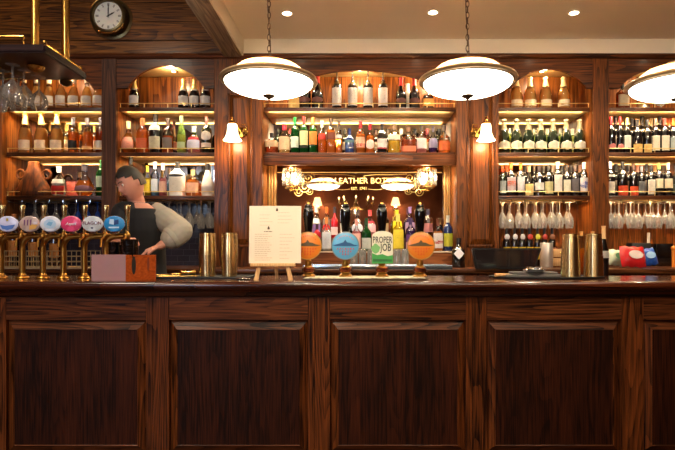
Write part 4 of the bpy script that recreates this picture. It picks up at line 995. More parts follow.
def art2(o, cx, cz, a, b_):
    patch(o, [(cx+.05*a,cz-b_*.1),(cx+.85*a,cz-b_*.1),(cx+.6*a,cz-b_*.6),(cx,cz-b_*.75)], YA, C('badge_amber',(224,170,90),.3))
    for i in range(3): patch(o, [(cx-a*.5+i*.3*a,cz-b_*.2),(cx-a*.42+i*.3*a,cz-b_*.2),(cx-a*.36+i*.3*a,cz+b_*.55),(cx-a*.5+i*.3*a,cz+b_*.5)], YA-.0004, C('badge_plum',(120,70,120),.3))
def art3(o, cx, cz, a, b_):
    patch(o, [(cx+.6*a*math.cos(t), cz+.6*b_*math.sin(t)) for t in [i*PI/6 for i in range(12)]], YA, C('badge_pale_blue',(190,220,246),.3))
    patch(o, [(cx-.35*a,cz-.1*b_),(cx-.1*a,cz+.3*b_),(cx+.3*a,cz+.2*b_),(cx+.1*a,cz-.3*b_)], YA-.0004, C('badge_aqua',(130,190,230),.3))
def art4(o, cx, cz, a, b_):
    text('lettering', 'Aspen', .017, (cx, YA, cz), C('badge_white',(250,240,244),.4), o, shear=.3)
def art5(o, cx, cz, a, b_):
    text('lettering', 'FLAGON', .019, (cx, YA, cz+.004), C('badge_maroon',(110,40,50),.4), o, sx=1.05)
    patch(o, [(cx-.006,cz-b_*.62),(cx+.006,cz-b_*.62),(cx+.008,cz-b_*.42),(cx-.008,cz-b_*.42)], YA, C('badge_slate',(60,66,100),.4))
def art6(o, cx, cz, a, b_):
    patch(o, [(cx-.45*a,cz+.0*b_),(cx-.0*a,cz-.1*b_),(cx+.0*a,cz+.6*b_),(cx-.4*a,cz+.6*b_)], YA, C('badge_ice',(190,224,250),.4))
    patch(o, [(cx+.0*a,cz-.15*b_),(cx+.45*a,cz-.0*b_),(cx+.45*a,cz+.55*b_),(cx+.05*a,cz+.45*b_)], YA, C('badge_navy',(20,60,120),.4))
    patch(o, [(cx-.5*a,cz-.55*b_),(cx+.5*a,cz-.55*b_),(cx+.5*a,cz-.35*b_),(cx-.5*a,cz-.35*b_)], YA, C('badge_ice',(190,224,250),.4))
tp = tap(); tps = [tp]+[copy_tree(tp) for _ in range(6)]
spec = [(-19,(150,150,160),None,'grey and mostly beyond the left edge of the photo'),(1,(214,216,248),art1,'lilac white with a blue wave, leftmost in view'),(22.5,(196,170,160),art2,'beige and mauve, second in the row'),(43,(232,236,250),art3,'white and pale blue, third in the row'),(63.5,(232,70,120),art4,'bright pink, fourth in the row'),(84.5,(214,220,224),art5,'pale grey with dark capital letters, fifth in the row'),(106,(40,140,206),art6,'vivid blue, rightmost, above the wooden caddy')]
for o, (px, c, art, ds) in zip(tps, spec):
    o.location = (X(px,TY), TY, CT); tag(o, 'brass beer tap, oval badge '+ds, 'beer tap', 'beer taps at the left of the bar'); badge(o, c, art=art)

# wooden caddy with black pots
cdl = thing('caddy', 'square wooden bar caddy, pale mauve on one face and orange on the other', 'caddy', (X(124,3.2),3.045,CT), 0)
xa, xb, xc = X(91,3.02)-cdl.location.x, X(126,3.02)-cdl.location.x, X(155,3.13)-cdl.location.x
h = S(25.5,3.08)
bm = NB(); prism(bm, [(xa,-.02),(xb,-.03),(xb,-.018),(xa,-.008)], 0, h, 'z'); ob('front_board', bm, C('mauve_board', (176,130,130), .5, noise=.2, nscale=14), cdl, False, 'pale mauve board')
bm = NB(); prism(bm, [(xb,-.03),(xc,.09),(xc,.102),(xb,-.018)], 0, h*.98, 'z')
o_ = ob('side_board', bm, W_BOX, cdl, False, 'orange stained board')
dv = Vector((xc-xb,.12,0)).normalized()
def onside(t0, t1, z0, z1, m, nm):
    bm = NB(); a = Vector((xb,-.0315,0)); L_ = (Vector((xc,.09,0))-Vector((xb,-.03,0))).length
    pts = []
    for k in range(14):
        t = 2*PI*k/14; pts.append(a+dv*(L_*((t0+t1)/2+(t1-t0)/2*math.cos(t)))+Vector((0,0,(z0+z1)/2+(z1-z0)/2*math.sin(t))))
    plate(bm, pts, .001); ob(nm, bm, m, o_, False)
onside(.20,.34,h*.22,h*.95,BLACKM,'hand_slot'); onside(.72,.80,h*.35,h*.9,C('dark_orange_slot',(120,44,14),.6),'slot')
bm = NB(); prism(bm, [(xa,-.008),(xb,-.018),(xc,.10),(xa+.03,.12)], .0, .012, 'z'); ob('floor_board', bm, W_BOX, cdl, False)
bm = NB(); box(bm, xa, xa+.012, -.008, .12, 0, h*.95); ob('back_board', bm, W_BOX, cdl, False)
for px, yy, hh, rr, ds in [(114,.055,.205,.031,'short ribbed black pot in the caddy, left one'),(131.5,.03,.222,.047,'larger ribbed black pot in the caddy, nearer the bartender'),(121,.10,.19,.025,'small black pot at the back of the caddy')]:
    p = thing('straw_pot', ds, 'pot', (X(px,3.1),3.045+yy,CT+.013))
    bm = NB(); lathe(bm, [(0,0),(rr*.85,0),(rr*.9,.01),(rr,hh-.01),(rr*1.03,hh-.008),(rr*1.03,hh),(rr*.9,hh),(rr*.85,.02),(0,.02)], n=26); ob('pot_body', bm, BLACKG, p)
    bm = NB()
    for k in range(5): tube(bm, [(rr*1.0*math.cos(t),rr*1.0*math.sin(t),.12+.02*k) for t in [2*PI*i/26 for i in range(27)]], .0016, 5, False)
    ob('rib', bm, BLACKG, p)

# trays
def flat_tray(px0, px1, ya, yb, th, label, nm='bar_tray', m=BLACKM, oval=False):
    rt = thing(nm, label, 'tray', ((X(px0,ya)+X(px1,ya))/2,(ya+yb)/2,CT))
    w = (X(px1,ya)-X(px0,ya))/2; d = (yb-ya)/2
    bm = NB()
    if oval: lathe(bm, [(0,.0),(w*.95,.0),(w,.006),(w,th),(w*.97,th),(w*.94,.007),(0,.007)], n=48, fy=d/w)
    else:
        box(bm, -w, w, -d, d, 0, .007, .002)
        for s in (-1,1): box(bm, s*w-.005, s*w+.005, -d, d, 0, th, .002); box(bm, -w, w, s*d-.005, s*d+.005, 0, th, .002)
    ob('tray_base', bm, m, rt); return rt
flat_tray(136,247,3.2,3.46,.012,'flat black rubber bar mat tray under the left pair of shakers')
flat_tray(497,617,3.12,3.48,.013,'shallow oval black tray under the right pair of shakers','bar_tray',BLACKM,True)
# shakers
def shaker(px, wpx, top, base, Y, label, prof, m=TIN):
    rt = thing('cocktail_shaker', label, 'cocktail shaker', (X(px,Y),Y,CT+.0075))
    H = Z(top,Y)-CT-.0075; R = S(wpx/2,Y)
    zz = [(p[0]*R,p[1]*H) for p in prof]
    cut = [i for i,p in enumerate(prof) if p[1] >= .5][0]
    bm = NB(); lathe(bm, [(0,0)]+zz[:cut+1]+[(zz[cut][0]*.9,zz[cut][1]),(0,zz[cut][1])], n=36); ob('lower_tin', bm, m, rt)
    bm = NB(); lathe(bm, [(zz[cut][0]*.97,zz[cut][1]+.001)]+zz[cut+1:]+[(zz[-1][0]*.92,zz[-1][1]),(zz[-1][0]*.85,zz[-1][1]-.01),(0,zz[-1][1]-.012)], n=36); ob('upper_tin', bm, m, rt)
    bm = NB()
    for t in (.93,.965): tube(bm, [((zz[-1][0]*1.01)*math.cos(a),(zz[-1][0]*1.01)*math.sin(a),H*t) for a in [2*PI*i/36 for i in range(37)]], .0014, 5, False)
    ob('rim_bead', bm, OLDBRASS, rt)
    return rt
PL = [(.80,0),(.86,.01),(.94,.25),(1,.5),(.97,.56),(.93,.75),(.88,.92),(.87,1.0)]
PR = [(1,0),(1,.012),(.97,.25),(.93,.5),(.90,.56),(.86,.75),(.80,.92),(.79,1.0)]
MIX = TIN
shaker(207.5,17.5,233,276,3.3,'left shaker of the pair standing on the black mat left of the menu',PL,MIX)
shaker(229.5,17.5,233,276,3.3,'right shaker of the pair, next to the menu easel',PL,TIN)
shaker(570.5,19,234,276,3.28,'wide brassy shaker on the oval tray, left of the right hand pair',PR,TIN)
shaker(593.5,19,234,276,3.28,'wide brassy shaker on the oval tray, rightmost of all shakers',PR,TIN)
# bar tools on the left mat
GT2 = C('gold_plated_tool', (222,182,110), .22, metal=1.0)
tools = [('muddler',[(157,272),(167,271)],.007,'gold bar muddler lying at the left end of the mat'),('bar_spoon',[(158,276),(178,275)],.004,'long gold bar spoon lying across the mat'),('hawthorne_strainer',[(170,271.5),(178,271.5)],.010,'gold cocktail strainer lying on the mat'),('jigger',[(181,273.5),(192,270.5)],.013,'gold double jigger lying near the left shaker'),('tongs',[(181,276.5),(196,276.5)],.004,'slim gold ice tongs at the front of the mat')]
for nm,(a,b_),r,ds in tools:
    Yt = 3.24 if a[1] > 275 else 3.3; zb = CT+.0078+r
    p0, p1 = Vector((X(a[0],Yt),Yt-.02,zb)), Vector((X(b_[0],Yt),Yt+.05,zb)); bm = NB()
    if nm == 'jigger': tube(bm, [p0,p0.lerp(p1,.5),p1], [r*1.5,r*.6,r*1.5], 14); 
    elif nm == 'hawthorne_strainer':
        q = p0.lerp(p1,.5); lathe(bm, [(0,0),(.03,0),(.032,.004),(0,.008)], q-Vector((0,0,r)), 20); tube(bm, [p0-Vector((0,0,r-.004)),p0-Vector((.05,0,r-.004))], .005, 6)
        tube(bm, [(q.x+.03*math.cos(t),q.y+.03*math.sin(t),q.z+.004) for t in [2*PI*i/20 for i in range(21)]], .005, 6, False)
    elif nm == 'bar_spoon': tube(bm, [p0,p1], .004, 8); ball(bm, p0, .014, 1.3,.9,.3)
    elif nm == 'tongs':
        tube(bm, [p0,p1], .003, 6); tube(bm, [p0+Vector((0,.02,0)),p1], .003, 6)
    else: tube(bm, [p0,p0.lerp(p1,.3),p1], [r*1.3,r,r*.8], 12)
    if nm == 'jigger':
        for v in bm.verts: v.co.z += .008
    tag(ob(nm, bm, GT2), ds, nm.replace('_',' '))
# silver saucer right of the shakers
bm = NB(); lathe(bm, [(0,.0),(.03,0),(.045,.006),(.044,.008),(.028,.003),(0,.003)], n=28)
o = tag(ob('saucer', bm, CHROME), 'small silver saucer between the right shaker and the easel', 'saucer'); o.location = (X(244.5,3.16),3.12,CT)

# menu on the easel
EY = 3.10
es = thing('easel', 'small light pine tabletop easel holding the menu sheet', 'easel', (X(273.5,EY),EY,CT))
def ex(px): return X(px,EY)-X(273.5,EY)
def ez(py): return Z(py,EY)-CT
zl = ez(266.3); 
bm = NB(); box(bm, ex(251), ex(295.5), -.03, .012, zl, ez(263.2), .002); ob('ledge', bm, W_PINE, es)
for s, (a, b_) in enumerate([(256.5,259.5),(291,288)]):
    bm = NB(); prism(bm, [(ex(a)-.013,0),(ex(a)+.013,0),(ex(b_)+.011,zl),(ex(b_)-.011,zl)], -.018, -.004, 'y'); 
    box(bm, ex(b_)-.011, ex(b_)+.011, .012, .022, zl, .30); 
    ob('leg', bm, W_PINE, es, False)
bm = NB(); tube(bm, [(ex(273.5),.13,0),(ex(273.5),.02,.30)], .010, 6); ob('leg', bm, W_PINE, es, False)
bm = NB(); box(bm, ex(256), ex(291), .022, .032, .24, .27); ob('crossbar', bm, W_PINE, es, False)
mn = thing('menu', 'tall cream printed menu sheet standing on the pine easel', 'menu', (X(275,EY),EY-.004,Z(263.2,EY)), 0)
tl = math.radians(-3)
mn.rotation_euler = (tl,0,0)
hw = S(26,EY); Hm = S(57.5,EY)
bm = NB(); box(bm, -hw, hw, 0, .004, 0, Hm, .001); ob('sheet', bm, CREAM, mn, False)
bm = NB(); rnd = random.Random(3)
def inkrow(x, z, w, hgt=.0028):
    q = x
    while q < x+w:
        l = rnd.uniform(.006,.018); l = min(l, x+w-q)
        vs = [bm.verts.new((xx,-.0006,zz)) for xx, zz in [(q,z),(q+l,z),(q+l,z+hgt),(q,z+hgt)]]; bm.faces.new(vs); q += l+.003
INKL = pm('faint_print', (190,164,134), .8); 
for i in range(13): inkrow(-hw*.78, Hm*.50-i*.0125, rnd.uniform(.07,.105))
for i in range(8): inkrow(hw*.18, Hm*.50-i*.020, rnd.uniform(.04,.09), .0022)
for i in range(4): inkrow(-hw*.6, Hm*.84-i*.02, rnd.uniform(.05,.08), .002)
for i in range(4): inkrow(hw*.1, Hm*.88-i*.02, rnd.uniform(.05,.1), .002)
ob('print', bm, INKL, mn, False)
bm = NB()
for cx_, cz_ in ((.01,Hm*.935),(-.038,Hm*.615)):
    pts = [(-.006,-.009),(.006,-.009),(.007,0),(.003,.006),(.003,.010),(-.003,.010),(-.003,.006),(-.007,0)]
    bm.faces.new([bm.verts.new((cx_+a,-.0008,cz_+b_)) for a, b_ in pts])
inkrow(-.065, Hm*.545, .05, .004)
ob('crest', bm, INK, mn, False)

# bar runner / drip tray below the pumps
RX0, RX1 = X(303,3.08), X(427,3.08)
dr = thing('drip_tray', 'cream and brown patterned drip tray strip under the four hand pumps', 'drip tray', (0,0,0))
bm = NB(); box(bm, RX0, RX1, 3.05, 3.30, CT, CT+.010, .003); ob('tray_base', bm, C('tray_brown',(70,50,36),.4), dr)
m, nt, b = newmat('speckled_tray_mat')
vo = nt.nodes.new('ShaderNodeTexVoronoi'); vo.inputs['Scale'].default_value = 45; tc = nt.nodes.new('ShaderNodeTexCoord'); nt.links.new(tc.outputs['Object'], vo.inputs[0])
cr = nt.nodes.new('ShaderNodeValToRGB'); cr.color_ramp.elements[0].position=.25; cr.color_ramp.elements[1].position=.5; cr.color_ramp.elements[0].color=lin((90,84,64)); cr.color_ramp.elements[1].color=lin((214,200,166)); nt.links.new(vo.outputs['Distance'], cr.inputs[0]); nt.links.new(cr.outputs[0], b.inputs['Base Color'])
bm = NB(); box(bm, RX0+.012, RX1-.012, 3.06, 3.29, CT+.0095, CT+.013, .001); ob('mat', bm, m, dr)
# hand pumps
HY = 3.2
def pump():
    rt = thing('hand_pump', '', 'hand pump')
    bm = NB(); lathe(bm, [(0,0),(.040,0),(.042,.006),(.034,.014),(.026,.022),(.030,.036),(.034,.045),(.030,.056),(.020,.066),(.022,.085),(.014,.10),(.011,.13),(.011,.16),(0,.16)], n=24); ob('brass_base', bm, OLDBRASS, rt)
    bm = NB(); lathe(bm, [(.032,.026),(.037,.030),(.039,.048),(.032,.056)], n=24, close=False); ob('band', bm, C('copper_band',(120,60,34),.25,metal=.9), rt)
    bm = NB(); lathe(bm, [(.012,.155),(.016,.165),(.013,.172),(.010,.18)], n=18, close=False); lathe(bm, [(.013,.432),(.012,.440),(.007,.446),(.008,.452),(0,.456)], n=18, close=False); ob('ferrule', bm, BRASS, rt)
    zz = [(.012,.17),(.015,.20),(.020,.26),(.026,.31),(.0315,.355),(.0325,.385),(.028,.405),(.022,.414),(.024,.420),(.018,.432),(0,.434)]
    bm = NB(); lathe(bm, zz, n=24); ob('handle', bm, BLACKG, rt)
    return rt
pp = pump(); pps = [pp]+[copy_tree(pp) for _ in range(3)]
def disc(rt, r, c, ring, scene, script, zc_):
    M = Matrix.Translation((0,-.045,zc_)) @ Matrix.Rotation(PI/2,4,'X')
    bm = NB(); lathe(bm, [(0,.006),(r*.94,.006),(r,.003),(r,-.004),(0,-.004)], n=48, M=M); d = ob('pump_clip', bm, C('clip_%d_%d_%d' % c, c, .35, coat=.3), rt)
    bm = NB(); tube(bm, [(r*math.cos(t),-.05,zc_+r*math.sin(t)) for t in [2*PI*i/48 for i in range(49)]], .003, 6, False); ob('clip_rim', bm, C('clip_rim_%d_%d_%d' % ring, ring, .3, metal=.5), d)
    y = -.0525
    pts = [(-.95*r,zc_+.04*r),(-.7*r,zc_-.02*r),(.7*r,zc_-.02*r),(.95*r,zc_+.04*r),(.6*r,zc_+.10*r),(.35*r,zc_+.22*r),(.12*r,zc_+.26*r),(0,zc_+.45*r),(-.15*r,zc_+.26*r),(-.45*r,zc_+.16*r),(-.7*r,zc_+.10*r)]
    patch(d, pts, y, C('clip_scene_%d' % scene[0], scene, .5), 'landscape_print')
    rr = .62*r
    for k in range(9):
        a = PI*.22+PI*.56*k/8
        patch(d, [(rr*1.18*math.cos(a)-.002,zc_+rr*1.18*math.sin(a)-.003),(rr*1.18*math.cos(a)+.002,zc_+rr*1.18*math.sin(a)-.003),(rr*1.18*math.cos(a)+.002,zc_+rr*1.18*math.sin(a)+.004),(rr*1.18*math.cos(a)-.002,zc_+rr*1.18*math.sin(a)+.004)], y, C('clip_script_%d' % script[0], script, .5), 'top_print')
    for k, w in enumerate((.9,.66,.4)):
        z = zc_-.22*r-.2*r*k; n = int(7-2*k)
        for q in range(n):
            xx = -w*r*.75+1.5*w*r*(q+.5)/n; hh_ = .004+.002*(q%2)
            patch(d, [(xx-.0038,z-hh_),(xx+.002,z-hh_),(xx+.0042,z+hh_),(xx-.001,z+hh_)], y, C('clip_script_%d' % script[0], script, .5), 'script_print')
zc_ = Z(248,HY-.045)-CT-.0
for o, px, lb in zip(pps, (308.5,345.5,382,420), ('black handled hand pump with an orange round clip, next to the menu sheet','black handled hand pump with the sky blue round clip','black handled hand pump with the tall cream and green lettered clip','black handled hand pump with an orange round clip, right end of the four')):
    o.location = (X(px,HY),HY,CT+.013); tag(o, lb, 'hand pump', 'hand pumps in the middle of the bar')
R_ = S(13.6,HY-.045)
for i in (0,3): disc(pps[i], R_, (224,126,36), (190,150,80), (88,70,40), (206,50,30), zc_)
disc(pps[1], R_, (90,166,206), (140,150,150), (24,80,130), (206,90,80), zc_)
o = pps[2]; y = -.05
W_, Zb, Zt = S(10.3,HY), Z(263.5,HY-.045)-CT-.013, Z(231,HY-.045)-CT-.013
pts = [(-W_,Zb),(W_,Zb),(W_,Zt-.03)]+[(W_*math.cos(a),Zt-.03+.03*math.sin(a)) for a in [PI*i/10 for i in range(1,10)]]+[(-W_,Zt-.03)]
bm = NB(); prism(bm, pts, y, y+.008, 'y'); cp_ = ob('pump_clip', bm, C('clip_cream',(226,222,196),.4), o, False)
text('lettering', 'PROPER', .038, (-.0,y-.001,Zt-.054), BLACKM, cp_, sx=.60); text('lettering', 'JOB', .044, (.020,y-.001,Zt-.099), BLACKM, cp_, sx=.62)
GRNM = C('clip_green',(60,150,70),.5); DG = C('clip_dark_green',(36,104,50),.5)
patch(cp_, [(-W_,Zb),(W_,Zb),(W_,Zb+.05),(W_*.5,Zb+.044),(.0,Zb+.056),(-W_*.5,Zb+.05),(-W_,Zb+.062)], y-.0008, GRNM, 'green_band')
patch(cp_, [(-.040+.026*math.cos(t)*(1+.12*math.sin(5*t)), Zb+.088+.027*math.sin(t)*(1+.12*math.cos(4*t))) for t in [2*PI*i/20 for i in range(20)]], y-.0012, C('clip_hop',(120,180,110),.5), 'hop_print')
patch(cp_, [(-W_*.9,Zb+.012),(W_*.9,Zb+.012),(W_*.9,Zb+.024),(-W_*.9,Zb+.028)], y-.0014, DG, 'dark_band')

# things on the right tray: folded cloth, cable-like strainers, blue rim tin
bm = NB(); box(bm, -.17,.17,-.05,.05,0,.018,.006); box(bm, -.13,.15,-.045,.04,.018,.032,.006)
o = tag(ob('folded_cloth', bm, C('grey_bar_cloth',(110,104,98),.9,noise=.4)), 'folded grey bar cloth lying at the left of the oval tray', 'cloth'); o.location = (X(532,3.25),3.27,CT+.0075)
bm = NB(); lathe(bm, [(0,0),(.06,0),(.068,.014),(.064,.016),(.055,.004),(0,.004)], n=28)
for i in range(9):
    t = i*.7; tube(bm, [(.042*math.cos(t+q*.3),.042*math.sin(t+q*.3),.018+.008*math.sin(q*1.3+i)) for q in range(8)], .005, 6)
o = tag(ob('cocktail_strainer', bm, CHROME), 'silver coil strainer lying on the grey cloth of the oval tray', 'strainer'); o.location = (X(534,3.25),3.25,CT+.0405)
bm = NB(); box(bm, -.055,.055,-.03,.03,0,.028,.008)
o = tag(ob('napkin_pack', bm, C('aqua_pack',(140,190,196),.5)), 'pale turquoise pack on the tray left of the right shakers', 'pack'); o.location = (X(552.5,3.25),3.36,CT+.0075)
bm = NB(); tube(bm, [(-.06,0,.012),(.03,.02,.012)], [.011,.008], 10); 
o = tag(ob('wooden_muddler', bm, W_PINE), 'light wooden muddler at the left end of the oval tray', 'muddler'); o.location = (X(506,3.2),3.22,CT+.009)
# bottle stoppers / bottles behind right shakers
bt = B(603.5, 226, CT, 3.515, 10, 'burgundy', 'black', (222,176,120), [((214,206,200),.36,.5)], 'dark bottle with golden foil standing just right of the rightmost shaker', capz=.74)
for px, top, ds in ((581.3,231.5,'between the two right shakers'),(592.5,231.5,'behind the rightmost shaker, only its cork showing')):
    B(px, top, CT, 3.515, 8, 'slender', 'clear', (214,160,96), [], 'cork topped slim bottle '+ds, 'amber', .62, capz=.9)

# ================================================================== BACK WORKTOP THINGS
# till screen
o = thing('till_screen', 'wide black till screen lying tilted behind the bar top right of the last pump', 'till', (X(506,4.1),4.1,CT+.02))
bm = NB(); w = S(35,4.1); t_ = S(21,4.1)
prism(bm, [(-w*.88,0),(w*.80,0),(w,t_),(-w*.98,t_)], -.02, .02, 'y'); bmesh.ops.bevel(bm, geom=bm.edges[:], offset=.006, segments=2, affect='EDGES'); ob('screen_case', bm, C('till_black',(20,18,20),.35), o)
bm = NB(); prism(bm, [(-w*.84,.012),(w*.76,.012),(w*.94,t_-.012),(-w*.93,t_-.012)], -.0215, -.019, 'y'); ob('screen_glass', bm, C('screen_dark',(34,28,28),.12,coat=.6), o, False)
bm = NB(); box(bm, -.06,.06,.02,.10,0,.04,.005); ob('foot', bm, BLACKM, o)
o.location.z = WT+.0005
# steel cylinder and wooden box in bay d
bm = NB(); lathe(bm, [(0,0),(.05,0),(.052,.004),(.052,.20),(.049,.204),(.046,.2),(.046,.01),(0,.01)], n=28)
o = tag(ob('steel_canister', bm, C('satin_steel',(196,186,176),.4,metal=.7)), 'tall satin steel canister right of the till screen', 'canister'); o.location = (X(546.5,4.45),4.45,WT)
bx = thing('wooden_box', 'small light wooden drawer box behind the right shakers', 'box', (X(560,4.5),4.5,WT))
bm = NB(); box(bm, -.08,.08,0,.14,0,.16,.004); ob('box_body', bm, W_LIGHT, bx)
for i in range(2):
    bm = NB(); box(bm, -.072,.072,-.008,0,.01+.075*i,.076+.075*i,.003); d = ob('drawer', bm, W_PINE, bx); bm = NB(); ball(bm, (0,-.014,.043+.075*i), .006); ob('knob', bm, BRASS, d)
# crisp bags
def bag(px, py, w, h, c, c2, rot, label, Y=4.3):
    rt = thing('crisp_bag', label, 'crisp packet', (X(px,Y),Y,WT+.003)); W_, H_ = S(w,Y), S(h,Y)
    bm = NB(); n = 12; grid = {}
    for s in (-1, 1):
        for i in range(n+1):
            for j in range(n+1):
                u, v = i/n*2-1, j/n*2-1
                th = .045*(1-u**4)*(1-v**4)*(1+.15*math.sin(5*u+3*v))
                grid[s,i,j] = bm.verts.new((u*W_/2*(1-.06*abs(v)), s*th, (v+1)*H_/2+.004*math.sin(9*u)))
        for i in range(n):
            for j in range(n): bm.faces.new((grid[s,i,j],grid[s,i+1,j],grid[s,i+1,j+1],grid[s,i,j+1]))
    bmesh.ops.remove_doubles(bm, verts=bm.verts[:], dist=1e-4)
    bmesh.ops.rotate(bm, verts=bm.verts[:], cent=(0,0,0), matrix=Matrix.Rotation(rot,3,'Y') @ Matrix.Rotation(-.35,3,'X'))
    mz = min(v.co.z for v in bm.verts)
    bmesh.ops.translate(bm, verts=bm.verts[:], vec=(0,0,-mz))
    ob('bag_body', bm, C('foil_%d_%d_%d' % c, c, .3, coat=.3), rt)
    bm = NB(); R3 = Matrix.Rotation(rot,3,'Y') @ Matrix.Rotation(-.35,3,'X')
    vs = []
    for k in range(16):
        t = 2*PI*k/16; q = R3 @ Vector((W_*.28*math.cos(t), -.058, H_*.5+H_*.20*math.sin(t))); vs.append((q.x,q.y,q.z-mz))
    plate(bm, vs, .001); ob('printed_panel', bm, C('panel_%d_%d_%d' % c2, c2, .4), rt, False)
    return rt
bag(617,258,17,17,(196,214,190),(90,150,110),.16,'pale green and white crisp packet, left of the red one', 4.46)
bag(634,256,26,22,(206,28,36),(232,214,206),.05,'big red crisp packet with white oval panel', 4.28)
bag(651,258,17,18,(30,84,180),(150,190,230),-.16,'blue crisp packet leaning right, beside the red one', 4.48)
# black bottle racks / pole in bay e
bm = NB(); box(bm, -.085,.085,-.05,.05,0,.205,.006); o = tag(ob('card_machine_box', bm, BLACKM), 'black box in the rightmost bay, left one behind the red crisps', 'box'); o.location = (X(638.5,4.75),4.75,WT+.0)
bm = NB(); box(bm, -.075,.075,-.05,.05,0,.20,.006); o = tag(ob('card_machine_box', bm, BLACKG), 'glossy black box in the rightmost bay behind the blue crisps', 'box'); o.location = (X(661.5,4.75),4.75,WT)
bm = NB(); tube(bm, [(0,0,0),(0,0,.30)], .012, 12); box(bm, -.035,.035,-.02,.02,0,.012,.002); o = tag(ob('dispenser_pole', bm, C('white_plastic',(214,204,192),.4)), 'pale upright post between the black boxes in the rightmost bay', 'post'); o.location = (X(648.5,4.86),4.86,WT)
bm = NB(); tube(bm, [(0,0,.0),(0,0,.16)], .014, 12); ball(bm, (0,0,.16), .02); o = tag(ob('table_lamp', bm, C('orange_jar',(226,130,40),.3)), 'orange topped jar at the right edge of the photo', 'jar'); o.location = (X(673.5,4.5),4.5,WT)
bm = NB(); box(bm, X(604,4.15), X(680,4.15), 4.13, 4.5, WT+.0005, WT+.003); bm.free()
# upturned highball glasses and steel drainer in front of the central apron
bm = NB(); lathe(bm, [(.034,0),(.034,.002),(.030,.135),(.028,.14),(0,.14),(0,.13),(.027,.128),(.031,.002)], n=20, close=False); bmesh.ops.recalc_face_normals(bm, faces=bm.faces[:])
me = bpy.data.meshes.new('highball_glass'); bm.to_mesh(me); bm.free(); me.materials.append(GLASSR)
for p in me.polygons: p.use_smooth = True
for px, d in [(354,'leftmost, beside the blue clip'),(362.5,'middle one left of the rectangular clip'),(371,'touching the rectangular clip'),(397,'right of the rectangular clip'),(405,'left of the last orange clip')]:
    o = bpy.data.objects.new('highball_glass', me); link(o); o.location = (X(px,4.5),4.5,WT+.012); tag(o, 'upturned highball glass below the mirror ledge, '+d, 'glass', 'upturned highball glasses')
bm = NB(); box(bm, X(345,4.5), X(412,4.5), 4.43, 4.57, WT, WT+.0115, .003); tag(ob('glass_mat', bm, BLACKM), 'black mat under the upturned highball glasses', 'mat')
dn = thing('steel_drainer', 'stainless steel drainer trough on the back worktop behind the hand pumps', 'drainer', (0,0,0))
bm = NB(); box(bm, X(303,4.15), X(452,4.15), 4.125, 4.14, WT+.0005, WT+.03, .003); box(bm, X(303,4.15), X(452,4.15), 4.14, 4.38, WT+.0005, WT+.008, .002); box(bm, X(303,4.15), X(452,4.15), 4.365, 4.38, WT+.0005, WT+.03, .003); ob('trough', bm, C('bluish_steel',(176,190,204),.22,metal=.9), dn)
# wire gallery basket behind the taps
bk = thing('wire_basket', 'long brass wire basket on the back worktop behind the beer taps', 'wire basket', (0,0,0))
bx0, bx1, yk = X(-25,4.15), X(86,4.15), 4.16
bm = NB()
for i in range(4):
    z = WT+.012+.042*i; tube(bm, [(bx0,yk,z),(bx1,yk,z),(bx1,yk+.22,z),(bx0,yk+.22,z),(bx0,yk,z)], .0028, 6)
n = 22
for i in range(n+1):
    x = bx0+(bx1-bx0)*i/n; tube(bm, [(x,yk,WT+.01),(x,yk,WT+.14)], .0026, 6); tube(bm, [(x,yk+.22,WT+.01),(x,yk+.22,WT+.14)], .0026, 6)
ob('wire_grid', bm, C('pale_brass_wire',(210,186,140),.3,metal=.8), bk)
bm = NB(); box(bm, bx0, bx1, yk, yk+.22, WT+.0005, WT+.009, .002); ob('basket_floor', bm, C('cream_liner',(206,180,140),.6), bk)
MBL = MF.copy(); MBL.materials.clear(); MBL.materials.append(thin_glass('daylight_tinted_stemware', (90,140,230), .4, .05, .45, (60,110,210)))  # clear hanging glasses, with the blue daylight in them put into the colour
for px, yy, ds in ((72,4.75,'leftmost'),(79.5,4.80,'second from left'),(92,4.75,'third from left'),(99,4.80,'rightmost, by the dark post')):
    o = bpy.data.objects.new('daylit_goblet', MBL); link(o); o.location = (X(px,FY), yy, RZ); tag(o, 'goblet tinted daylight blue, hanging upside down behind the beer taps, '+ds, 'goblet', 'goblets tinted daylight blue')
for i,(px,c) in enumerate([(14,(190,110,50)),(34,(150,90,50)),(55,(110,70,50))]):
    B(px, 214+i*3, WT, 4.5, 10, 'bordeaux', 'brown', c, [((200,130,60),.2,.5)], 'brown bottle behind the wire basket, '+['leftmost','middle','right'][i]+' of three', cat='bottle')

fit_bottles()

# ================================================================== THE BARTENDER
def limb(bm, pts, radii, n=14):
    """closed tapered capsule chain with dense rings"""
    pts = [Vector(p) for p in pts]; P = []; Q = []
    for i in range(len(pts)-1):
        for k in range(5):
            t = k/5; P.append(pts[i].lerp(pts[i+1], t)); s = t*t*(3-2*t); Q.append(radii[i]*(1-s)+radii[i+1]*s)
    P.append(pts[-1]); Q.append(radii[-1]); tube(bm, P, Q, n)
    for p, r in zip(pts, radii): ball(bm, p, r*.995, u=12, v=8)
def loft(bm, rows, n=28):
    rings = []
    for c, rx, ry, rot in rows:
        rings.append([bm.verts.new((c[0]+rx*math.cos(t)*math.cos(rot)-ry*math.sin(t)*math.sin(rot), c[1]+rx*math.cos(t)*math.sin(rot)+ry*math.sin(t)*math.cos(rot), c[2])) for t in [2*PI*k/n for k in range(n)]])
    for p, q in zip(rings, rings[1:]):
        for k in range(n): bm.faces.new((p[k], p[(k+1)%n], q[(k+1)%n], q[k]))
    bm.faces.new(rings[0][::-1]); bm.faces.new(rings[-1])
